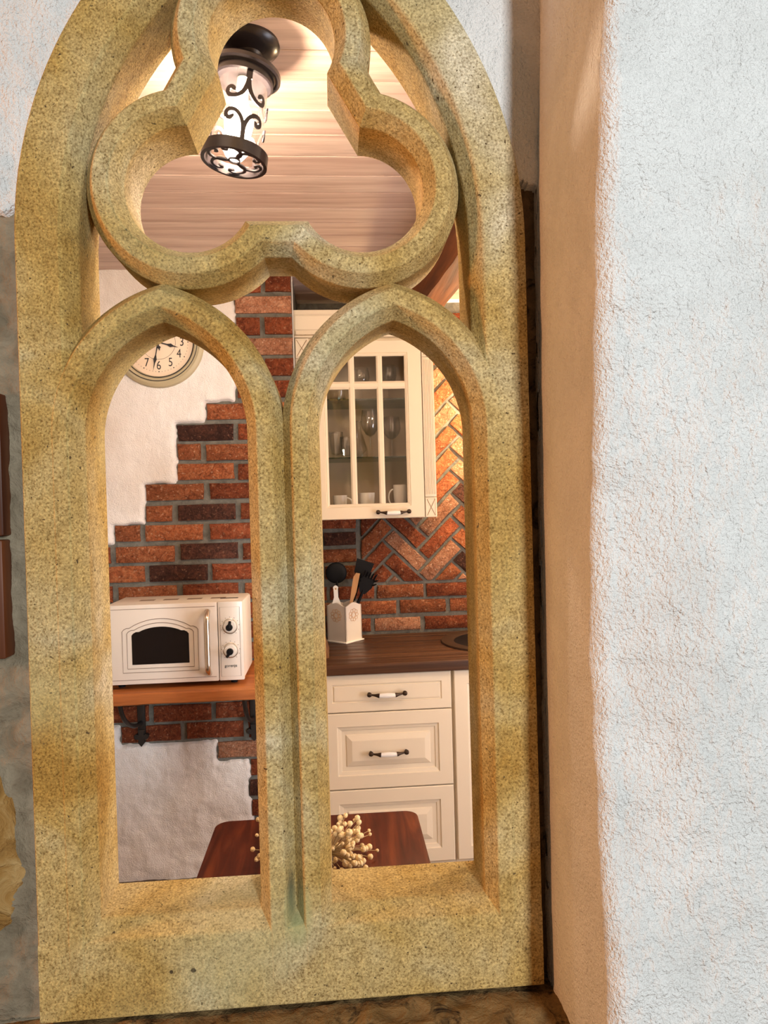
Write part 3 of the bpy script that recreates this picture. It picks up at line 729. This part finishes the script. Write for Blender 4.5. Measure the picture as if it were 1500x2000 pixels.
cup((.285, 2.975, S1), 'tall white mug with handle on the left, bottom of the glazed cabinet', .030, .104, -1)
# ---- utensil pot and utensils
ux, uy = .0345, 3.062
pot = thing('utensil_holder', 'white wooden utensil box with floral relief on the worktop', 'holder', (ux, uy, .910)); pot.rotation_euler.z = R(48)
hw = .053
def wavy(w, h, k):
    pts = [(-w, 0), (w, 0), (w, h)]
    for i in range(1, 12):
        t = i / 12; pts.append((w - 2 * w * t, h + .014 * math.sin(math.pi * t) ** 2))
    return pts + [(-w, h)]
MB().box(-hw - .007, hw + .007, -hw - .007, hw + .007, 0, .006, .0015).build('base', 'china', pot, 30)
for i in range(4):
    a = i * math.pi / 2; ca, sa = math.cos(a), math.sin(a)
    mb = MB(); mb.prism(wavy(hw, .150, 0), lambda p, z, d: (p * ca + d * sa, p * sa - d * ca, z + .006), hw - .006, hw)
    w_ = mb.build('side', 'enamel', pot, 0)
    fm = MB()
    for j in range(9):
        b = 2 * math.pi * j / 9; rr = .022
        cpt = (rr * math.cos(b), .116 + rr * .95 * math.sin(b))
        fm.tube([((cpt[0] + .008 * math.cos(t)) * ca + (hw + .0004) * sa, (cpt[0] + .008 * math.cos(t)) * sa - (hw + .0004) * ca, cpt[1] + .007 * math.sin(t)) for t in [2 * math.pi * k / 10 for k in range(10)]], .0009, 5, True)
    fm.tube([(.012 * math.cos(t) * ca + (hw + .0004) * sa, .012 * math.cos(t) * sa - (hw + .0004) * ca, .116 + .011 * math.sin(t)) for t in [2 * math.pi * k / 12 for k in range(12)]], .001, 5, True)
    fm.build('flower_relief', 'spatula_wood', w_, 0)
def utensil(name, label, base, tip, headfn, m, r=.006, hm=None):
    b = Vector(base); t = Vector(tip); d = (t - b)
    o = thing(name, label, 'utensil', base); o.rotation_mode = 'QUATERNION'; L = d.length; zv = d.normalized(); xv = Vector((0, 1, 0)).cross(zv).normalized(); yv = zv.cross(xv)
    o.rotation_quaternion = Matrix((xv, yv, zv)).transposed().to_quaternion()
    headfn(o, L, m); return o
def h_spoon(o, L, m):
    MB().tube([(0, 0, 0), (0, 0, L * .5), (0, 0, L - .07)], [.007, .006, .005], 10).build('shaft', m, o, 50)
    mb = MB(); N = 10; k = 20
    for i in range(N + 1):
        ph = math.pi * i / N
        for j in range(k): a = 2 * math.pi * j / k; mb.v.append((0.047 * math.sin(ph) * math.cos(a), -.010 * math.sin(ph) * math.sin(a) + .004, L - .035 - .047 * math.cos(ph)))
    for i in range(N):
        for j in range(k): mb.f.append((i * k + j, i * k + (j + 1) % k, (i + 1) * k + (j + 1) % k, (i + 1) * k + j))
    mb.build('head', m, o, 'all')
def h_turner(o, L, m):
    MB().tube([(0, 0, 0), (0, 0, L * .5), (0, 0, L - .075)], [.008, .008, .006], 10).build('shaft', m, o, 50)
    mb = MB(); mb.prism([(-.012, L - .08), (.012, L - .08), (.034, L - .060), (.040, L), (-.040, L), (-.034, L - .060)], lambda a, b, d: (a, d, b), -.002, .002); mb.build('head', m, o, 0)
def h_pasta(o, L, m):
    MB().tube([(0, 0, 0), (0, 0, L * .5), (0, 0, L - .07)], [.008, .008, .006], 10).build('shaft', m, o, 50)
    mb = MB(); mb.prism([(-.012, L - .085), (.012, L - .085), (.030, L - .05), (.030, L - .01), (-.030, L - .01), (-.030, L - .05)], lambda a, b, d: (a, d, b), -.003, .003); h = mb.build('head', m, o, 0)
    for i in range(5):
        x = -.024 + .012 * i; MB().tube([(x, 0, L - .015), (x * 1.05, -.006, L + .004), (x * 1.1, -.018, L + .014)], [.0042, .0038, .0028], 8).build('tooth', m, h, 50)
    for s in (-1, 1):
        for k in range(2): MB().tube([(s * .026, 0, L - .02 - .018 * k), (s * .036, -.006, L - .012 - .018 * k), (s * .040, -.018, L - .006 - .018 * k)], [.004, .0036, .0026], 8).build('tooth', m, h, 50)
def h_wood(o, L, m):
    mb = MB(); mb.prism([(-.006, 0), (.006, 0), (.007, L * .6), (.013, L * .72), (.013, L), (-.004, L), (-.012, L - .02), (-.010, L * .72), (-.007, L * .6)], lambda a, b, d: (a, d, b), -.003, .003); mb.build('blade', m, o, 0)
def h_ceramic(o, L, m):
    pts = [(-.030, L - .12), (-.029, L - .095), (-.017, L - .072), (-.0095, L - .05), (-.0095, L - .012)] + [(.0115 * math.cos(a), L - .010 + .0115 * math.sin(a)) for a in [math.pi - math.pi * i / 8 for i in range(9)]] + [(.0095, L - .012), (.0095, L - .05), (.017, L - .072), (.029, L - .095), (.030, L - .12)]
    mb = MB(); mb.prism(pts, lambda a, b, d: (a, d, b), -.004, .004); mb.build('handle', m, o, 0)
    MB().lathe([(0, -.0046), (.0042, -.0046), (.0042, .0046), (0, .0046)], (0, 0, L - .013), 'Y', 12).build('hang_hole', 'spatula_wood', o, 50)
utensil('serving_spoon', 'black round serving spoon standing in the white utensil box', (.014, 3.100, .920), (.004, 3.112, 1.236), h_spoon, 'black')
utensil('slotted_turner', 'black square kitchen turner standing tallest in the utensil box', (.020, 3.083, .920), (.136, 3.105, 1.250), h_turner, 'black')
utensil('pasta_server', 'black toothed pasta server leaning right in the utensil box', (.026, 3.062, .920), (.150, 3.064, 1.190), h_pasta, 'black')
utensil('wooden_spatula', 'light wooden spatula between the black utensils in the utensil box', (.030, 3.036, .920), (.094, 3.034, 1.205), h_wood, 'spatula_wood')
utensil('white_ladle', 'white handled ladle with hanging hole in the utensil box', (.006, 3.058, .925), (.000, 3.060, 1.150), h_ceramic, 'china')
# ---- chopping board leaning at the end of the worktop
cb = thing('chopping_board', 'brown wooden chopping board leaning by the utensil box', 'board', (-.05, 2.84, .912))
mb = MB(); mb.prism([(-.10, 0), (.10, 0), (.10, .21), (.08, .23), (-.08, .23), (-.10, .21)], lambda a, b, d: (d, a, b), -.008, .008); mb.build('blade', 'board', cb, 0)
cb.location = (-.040, 2.80, .9135); cb.rotation_euler = (0, R(-17), 0)
# ------------------------------------------------------------------ microwave on its shelf
sh = thing('wall_shelf', 'orange brown wooden shelf on iron brackets below the microwave', 'shelf', (-.55, 2.52, .876)); T = TB(sh)
mb = MB(); N = 30
for i in range(N + 1):
    x = -.98 + (.76) * i / N; yy = 2.300 + .006 * float(vnoise(x, 0, 9, 91, 3)); zb = .876 + .005 * float(vnoise(x, 5, 12, 92, 3))
    mb.v += [(x, yy + .004, .914), (x, yy, .909), (x, yy, zb + .004), (x, yy + .004, zb), (x, WY - .02, .876), (x, WY - .02, .914)]
for i in range(N):
    for j in range(6): mb.f.append((i * 6 + j, (i + 1) * 6 + j, (i + 1) * 6 + (j + 1) % 6, i * 6 + (j + 1) % 6))
mb.f += [tuple(range(6)), tuple(reversed(range(N * 6, N * 6 + 6)))]
T.part('board', mb, 'pine', 30)
for x in (-.745, -.325):
    mb = MB(); mb.box(x - .014, x + .014, 2.705, 2.717, .645, .875, .002); mb.box(x - .014, x + .014, 2.42, 2.717, .866, .876, .002)
    b_ = T.part('bracket', mb, 'iron_matt', 30)
    pts = [(x, 2.708 - .26 * math.sin(a) ** 1.2, .70 + .165 * (1 - math.cos(a))) for a in [math.pi / 2 * i / 12 for i in range(13)]]
    T.part('brace', MB().tube(pts, .008, 8), 'iron_matt', 50, b_)
    leaf = [(0, -.034), (.012, -.020), (.010, -.008), (.024, -.004), (.027, .008), (.018, .014), (.010, .010), (.012, .03), (-.012, .03), (-.010, .010), (-.018, .014), (-.027, .008), (-.024, -.004), (-.010, -.008), (-.012, -.020)]
    T.part('leaf_tip', MB().prism(leaf, lambda a, b, d: (x + a, d, .645 + b), 2.698, 2.716), 'iron_matt', 0, b_)
MY = 2.35; X0, X1, Z0, Z1 = -.7595, -.309, .931, 1.192
mw = thing('microwave', 'white retro microwave with arched dark window and chrome handle', 'microwave', (-.535, 2.46, .914)); T = TB(mw)
mb = MB().box(X0, X1, MY + .018, MY + .235, Z0, Z1 - .001, .010)
body = T.part('body', mb, 'enamel', 35)
for i in range(4): T.part('vent', MB().box(-.67 + .08 * i, -.62 + .08 * i, MY + .10, MY + .13, Z1 - .002, Z1 - .0004, 0), 'enamel_line', 0, body)
T.part('vent', MB().box(-.395, -.335, MY + .09, MY + .105, Z1 - .002, Z1 - .0002), 'black', 0, body)
for x in (X0 + .04, X1 - .04):
    for y in (MY + .05, MY + .20): T.part('foot', MB().lathe([(0, .914), (.011, .914), (.013, .932), (0, .932)], (x, y, 0), 'Z', 14), 'black', 40)
DXR = -.391
dr = T.part('door', MB().box(X0, DXR - .001, MY, MY + .019, Z0, Z1, .003), 'enamel', 35)
pn = T.part('control_panel', MB().box(DXR + .001, X1, MY, MY + .019, Z0, Z1, .003), 'enamel', 35)
def arch_outline(x0, x1, z0, zsh, ztop, st=.014):
    cx = (x0 + x1) / 2; w = (x1 - x0) / 2; pts = [(x0, z0), (x1, z0), (x1, zsh)]
    pts += [(x1 - st * .35, zsh + st * .45), (x1 - st, zsh + st * .8)]
    for i in range(0, 15):
        t = -1 + 2 * i / 14; pts.append((cx - t * (w - st * 1.7), zsh + st * .8 + (ztop - zsh - st * .8) * (1 - t * t) ** .9))
    pts += [(x0 + st, zsh + st * .8), (x0 + st * .35, zsh + st * .45), (x0, zsh)]
    return pts
T.part('window', MB().prism(arch_outline(-.6692, -.4855, .9960, 1.092, 1.118), lambda a, b, d: (a, d, b), MY - .0012, MY + .004), 'dark_glass', 0, dr)
for g_, (x0, x1, z0, zs_, zt) in enumerate(((-.6845, -.4700, .983, 1.098, 1.131), (-.6995, -.4553, .970, 1.105, 1.1445))):
    T.part('moulding', MB().tube([(a, MY - .0004, b) for a, b in arch_outline(x0, x1, z0, zs_, zt)], .0022 if False else .0011, 6, True), 'enamel_line', 0, dr)
for z in (.946, 1.178):
    T.part('groove_line', MB().tube([(X0 + .003, MY - .0001, z), (DXR - .008, MY - .0001, z)], .0009, 6), 'enamel_line', 0, dr)
pts = []
for i in range(25):
    t = i / 24; zz_ = .957 + (1.163 - .957) * t; e = min(t, 1 - t) * 24; pts.append((-.4225, MY - .026 * min(1, math.sin(min(e / 3, 1) * math.pi / 2)), zz_))
T.part('handle', MB().tube(pts, .0095, 12), 'chrome', 60, dr)
for kz, ang in ((1.1105, 8), (1.031, -150)):
    c_ = (-.3512, MY, kz)
    T.part('dial_ring', MB().lathe([(.0255, .001), (.0255, -.002), (.0235, -.003), (.0225, .001)], c_, 'Y', 32), 'chrome', 40, pn)
    kn = T.part('knob', MB().lathe([(.021, .002), (.021, -.008), (.0185, -.013), (.0, -.014)], c_, 'Y', 32), 'enamel', 40, pn)
    a = R(ang); dx, dz = math.sin(a), math.cos(a)
    mb = MB().lathe([(.011, -.012), (.011, -.021), (.009, -.023), (0, -.023)], (c_[0], MY, kz - .002), 'Y', 20)
    mb.tube([(c_[0], MY - .019, kz - .002), (c_[0] + dx * .021, MY - .018, kz - .002 + dz * .021)], [.006, .0042], 8)
    T.part('pointer', mb, 'black', 40, pn)
    for i in range(11):
        b = R(-140 + 28 * i); T.part('dial_mark', MB().box(c_[0] + .030 * math.sin(b) - .0011, c_[0] + .030 * math.sin(b) + .0011, MY - .0006, MY + .001, kz + .030 * math.cos(b) - .0011, kz + .030 * math.cos(b) + .0011), 'enamel_line', 0, pn)
T.part('panel_line', MB().tube([(a, MY - .0001, b) for a, b in ((DXR + .008, Z0 + .014), (X1 - .010, Z0 + .014), (X1 - .010, Z1 - .018), (DXR + .008, Z1 - .018))], .0007, 6, True), 'enamel_line', 0, pn)
def text_mesh(body, size, depth, m, name, parent, mw_):
    cu = bpy.data.curves.new(name, 'FONT'); cu.body = body; cu.size = size; cu.extrude = depth; cu.align_x = 'CENTER'; cu.align_y = 'CENTER'; cu.resolution_u = 4
    to = bpy.data.objects.new('tmp', cu); C.objects.link(to); bpy.context.view_layer.update()
    me = bpy.data.meshes.new_from_object(to.evaluated_get(bpy.context.evaluated_depsgraph_get())); bpy.data.objects.remove(to); bpy.data.curves.remove(cu)
    me.transform(mw_); return finish(name, me, m, parent)
FT = Matrix.Rotation(R(90), 4, 'X')
text_mesh('gorenje', .0135, .0004, 'ink', 'lettering', pn, Matrix.Translation(Vector((-.3515, MY - .0006, .9795)) - mw.location) @ FT)
# ------------------------------------------------------------------ wall clock
ck = thing('wall_clock', 'round olive rimmed wall clock with black numerals on cream plaster', 'clock', (-.6412, 2.722, 2.1323)); c0 = (0, 0, 0)
MB().lathe([(.150, .016), (.168, .014), (.172, -.002), (.168, -.014), (.158, -.022), (.150, -.020), (.146, -.026), (.139, -.024), (.134, -.016), (.130, -.014), (.128, -.006), (.128, .004)], c0, 'Y', 72).build('rim', 'rim', ck, 30)
for r_ in (.1475, .1335): MB().lathe([(r_ - .0014, -.020), (r_ - .0014, -.0252 if r_ > .14 else -.0178), (r_ + .0014, -.0252 if r_ > .14 else -.0178), (r_ + .0014, -.020)], c0, 'Y', 72).build('rim_line', 'ink', ck, 30)
MB().lathe([(0, -.006), (.130, -.006), (.130, .0), (0, .0)], c0, 'Y', 64).build('dial', 'face', ck, 30)
for i in range(1, 13):
    a = R(30 * i); text_mesh(str(i), .044 if i < 10 else .038, .0004, 'ink', 'numeral', ck, Matrix.Translation((.088 * math.sin(a), -.0068, .088 * math.cos(a))) @ FT @ Matrix.Diagonal((.82, 1.05, 1, 1)))
for i in range(60):
    a = R(6 * i); big = i % 5 == 0; r0 = .1105; s_ = .0022 if big else .0011
    MB().lathe([(0, -.0072), (s_, -.0072), (s_, -.006)], (r0 * math.sin(a), 0, r0 * math.cos(a)), 'Y', 8).build('minute_dot', 'ink', ck, 0)
MB().tube([(.064 * math.cos(t), -.0062, .064 * math.sin(t)) for t in [2 * math.pi * i / 48 for i in range(48)]], .0006, 5, True).build('dial_circle', 'ink', ck, 0)
MB().lathe([(0, -.0175), (.128, -.0165), (.128, -.0160)], c0, 'Y', 64).build('cover_glass', 'glass', ck, 30) if False else None
def hand(ang, L, w, y, tail, name):
    a = R(ang); d = (math.sin(a), math.cos(a)); n = (d[1], -d[0])
    pr_ = [(-tail, 0), (-tail * .6, w * .8), (0, w * .45), (L * .45, w * .5), (L * .62, w * 1.6), (L * .74, w * .6), (L, 0)]
    poly = pr_ + [(l, -q_) for l, q_ in reversed(pr_[1:-1])]
    MB().prism([(d[0] * l + n[0] * q_, d[1] * l + n[1] * q_) for l, q_ in poly], lambda x, z, dd: (x, dd, z), y - .0012, y).build(name, 'ink', ck, 0)
hand(105, .078, .0045, -.009, .018, 'hour_hand'); hand(190.5, .108, .0038, -.011, .020, 'minute_hand'); hand(168, .034, .0045, -.013, .01, 'alarm_hand')
MB().lathe([(0, -.015), (.005, -.015), (.006, -.006)], c0, 'Y', 14).build('hub', 'ink', ck, 40)
# ------------------------------------------------------------------ table and dried flowers
tb = thing('table', 'small dark mahogany table with rounded corners behind the window sill', 'table', (-.06, 1.43, 0)); T = TB(tb)
x0, x1, y0, y1, rr = -.300, .182, 1.16, 1.705, .032
poly = []
for cx, cy, a0 in ((x1 - rr, y0 + rr, -90), (x1 - rr, y1 - rr, 0), (x0 + rr, y1 - rr, 90), (x0 + rr, y0 + rr, 180)):
    poly += [(cx + rr * math.cos(R(a0 + 90 * i / 6)), cy + rr * math.sin(R(a0 + 90 * i / 6))) for i in range(7)]
mb = MB(); n = len(poly); mx_, my_ = (x0 + x1) / 2, (y0 + y1) / 2
lay = [(.724, .994), (.727, 1.0), (.745, 1.0), (.749, .996), (.750, .988)]
for z, s_ in lay: mb.v += [(mx_ + (a - mx_) * s_, my_ + (b - my_) * s_, z) for a, b in poly]
for k in range(len(lay) - 1): mb.f += [(k * n + i, k * n + (i + 1) % n, (k + 1) * n + (i + 1) % n, (k + 1) * n + i) for i in range(n)]
mb.f += [tuple(range(n)), tuple(reversed(range((len(lay) - 1) * n, len(lay) * n)))]
T.part('tabletop', mb, 'table', 40)
for x in (x0 + .05, x1 - .05):
    for y in (y0 + .05, y1 - .05):
        T.part('leg', MB().lathe([(0, 0), (.013, 0), (.016, .05), (.022, .35), (.017, .55), (.024, .60), (.024, .724), (0, .724)], (x, y, 0), 'Z', 14), 'table', 50)
mb = MB(); mb.box(x0 + .05, x1 - .05, y0 + .045, y0 + .06, .65, .724); mb.box(x0 + .05, x1 - .05, y1 - .06, y1 - .045, .65, .724); mb.box(x0 + .045, x0 + .06, y0 + .05, y1 - .05, .65, .724); mb.box(x1 - .06, x1 - .045, y0 + .05, y1 - .05, .65, .724)
T.part('apron', mb, 'table')
bq = thing('dried_flower_bunch', 'bunch of pale yellow dried button flowers on the mahogany table', 'flowers', (-.035, 1.46, .751)); fr = random.Random(4)
MB().lathe([(0, 0), (.026, 0), (.032, .012), (.030, .026), (.018, .038), (.020, .044), (.016, .044), (.014, .038), (.0, .03)], (-.016, 0, 0), n=24).build('vase', 'china', bq, 40)
sm = MB(); heads = []
for i in range(125):
    if i < 100: hx = fr.gauss(.042, .026); hy = fr.uniform(-.05, .06); hz = fr.uniform(.012, .088) - abs(hx - .04) * .35
    else: hx = fr.uniform(-.150, -.055); hy = fr.uniform(-.03, .05); hz = fr.uniform(.012, .085)
    hz = max(hz, .014)
    heads.append((hx, hy, hz))
for hx, hy, hz in heads: sm.tube([(hx * .06, hy * .1, .03), (hx * .5, hy * .5, .03 + (hz - .03) * .35), (hx, hy, hz)], .0008, 4)
sm.build('stems', 'stem', bq, 0)
hm = MB().lathe([(0, -.9), (.55, -.75), (.95, -.1), (.85, .5), (.5, .85), (.15, .8), (0, .7)], n=9)
first = None
for hx, hy, hz in heads:
    if first is None: o = first = hm.build('flower_head', 'flower', bq, 50)
    else: o = first.copy(); C.objects.link(o); o.parent = bq
    s_ = fr.choice((.0040, .0055, .0065, .0072)); o.scale = (s_, s_, s_); o.location = (hx, hy, hz); o.rotation_euler = (fr.uniform(-.6, .6), fr.uniform(-.6, .6), 0)
# ------------------------------------------------------------------ ceiling lantern
LA = Vector((-.1395, 1.400, CZ)); LB = Vector((-.1745, 1.400, 2.1735))
ln = thing('ceiling_lantern', 'black wrought iron ceiling lantern with scrollwork, clear glass and lit bulb', 'lamp', LA)
ax = (LB - LA); Ln = ax.length; ln.rotation_mode = 'QUATERNION'; ln.rotation_quaternion = ax.to_track_quat('-Z', 'Y')
qi = ln.rotation_quaternion.inverted()
cn = MB().lathe([(0, 0), (.060, 0), (.061, -.006), (.055, -.013), (.040, -.019), (.026, -.023), (.022, -.028), (0, -.028)], n=40).build('ceiling_rose', 'iron', ln, 30)
cn.rotation_mode = 'QUATERNION'; cn.rotation_quaternion = qi
MB().lathe([(.0, -.024), (.022, -.024), (.024, -.032), (.018, -.040), (.014, -.046)], n=24).build('neck', 'iron', ln, 40)
MB().lathe([(.0, -.038), (.020, -.040), (.042, -.046), (.056, -.050), (.066, -.052), (.070, -.056), (.070, -.063), (.066, -.066), (.062, -.063), (.058, -.066), (.057, -.078), (.053, -.080), (.052, -.070), (0, -.066)], n=48).build('cap', 'iron', ln, 30)
MB().lathe([(.0480, -.076), (.0480, -Ln + .010), (.0465, -Ln + .010), (.0465, -.076)], n=48).build('glass_cylinder', 'lamp_glass', ln, 40)
ring = MB().lathe([(.064, -Ln + .022), (.064, -Ln), (.057, -Ln), (.057, -Ln + .022), (.064, -Ln + .022)], n=48).build('bottom_ring', 'iron', ln, 40)
def bar(mb, pts2, wrap, hw_=.0032, th_=.0028):
    """flat bar along a 2D polyline; wrap(a,b,h)->xyz"""
    k = len(mb.v); P_ = [Vector(p) for p in pts2]; m = len(P_)
    for i in range(m):
        d = (P_[min(i + 1, m - 1)] - P_[max(i - 1, 0)]).normalized(); n = Vector((-d.y, d.x)) * hw_
        for sg, h in ((1, 0), (1, th_), (-1, th_), (-1, 0)): q_ = P_[i] + n * sg; mb.v.append(wrap(q_.x, q_.y, h))
    for i in range(m - 1):
        for j in range(4): mb.f.append((k + i * 4 + j, k + i * 4 + (j + 1) % 4, k + i * 4 + 4 + (j + 1) % 4, k + i * 4 + 4 + j))
    mb.f += [(k, k + 1, k + 2, k + 3), (k + 4 * m - 1, k + 4 * m - 2, k + 4 * m - 3, k + 4 * m - 4)]
def bez(a, b, c, d, n=12): return [tuple(Vector(a) * (1 - t) ** 3 + Vector(b) * 3 * t * (1 - t) ** 2 + Vector(c) * 3 * t * t * (1 - t) + Vector(d) * t ** 3) for t in [i / n for i in range(n + 1)]]
def spiral(c, r0, r1, a0, a1, n=12): return [(c[0] + (r0 + (r1 - r0) * i / n) * math.cos(a0 + (a1 - a0) * i / n), c[1] + (r0 + (r1 - r0) * i / n) * math.sin(a0 + (a1 - a0) * i / n)) for i in range(n + 1)]
RL = .0500
for kk in range(3):
    a0 = R(-39 + 120 * kk)
    wrap = lambda s, z, h: ((RL + h) * math.cos(a0 + s / RL), (RL + h) * math.sin(a0 + s / RL), z)
    KS = 1.45
    mb = MB(); mb2 = MB(); zt = -.072; zb = -Ln + .012
    bar(mb, [(0, zt), (0, zt - .01), (0, zt - .022)], wrap, .0055); bar(mb2, [(0, zb + .034), (0, zb + .015), (0, zb)], wrap, .0045)
    for s_ in (-1, 1):
        up_ = bez((0, zt - .020), (0, zt - .040), (s_ * .010, zt - .060), (s_ * .026, zt - .060)) + spiral((s_ * .028, zt - .0495), .0107, .003, R(-100) if s_ > 0 else R(-80), R(190) if s_ > 0 else R(-370))
        bar(mb, up_, wrap, .0040)
        lo_ = bez((0, zb + .026), (0, zb + .048), (s_ * .010, zb + .066), (s_ * .024, zb + .066)) + spiral((s_ * .026, zb + .0555), .0107, .003, R(100) if s_ > 0 else R(80), R(-190) if s_ > 0 else R(370))
        bar(mb2, lo_, wrap, .0040)
    mb.build('scroll_strap', 'iron', ln, 0); mb2.build('scroll_strap', 'iron', ln, 0)
wrapb = lambda a, b, h: (a, b, -Ln + .004 + h)
for kk in range(3):
    a0 = R(30 + 120 * kk); ca, sa = math.cos(a0), math.sin(a0); rt = lambda p: (p[0] * ca - p[1] * sa, p[0] * sa + p[1] * ca)
    mb = MB()
    for s_ in (-1, 1):
        pts = bez((.006, s_ * .010), (.010, s_ * .040), (.045, s_ * .040), (.050, s_ * .016)) + spiral((.043, s_ * .013), .0075, .002, R(25) * s_, R(-230) * s_)
        bar(mb, [rt(p) for p in pts], wrapb, .0030)
    mb.build('scroll_grille', 'iron', ring, 0)
MB().lathe([(.012, 0), (.012, .003), (.009, .003), (.009, 0), (.012, 0)], (0, 0, -Ln + .004), n=24).build('grille_ring', 'iron', ring, 40)
MB().lathe([(0, -.070), (.013, -.070), (.013, -.092), (.0, -.092)], n=20).build('bulb_socket', 'enamel', ln, 40)
MB().lathe([(.0, -.092), (.010, -.094), (.012, -.112), (.022, -.134), (.028, -.154), (.026, -.172), (.016, -.184), (0, -.188)], n=24).build('bulb', 'bulb', ln, 'all')
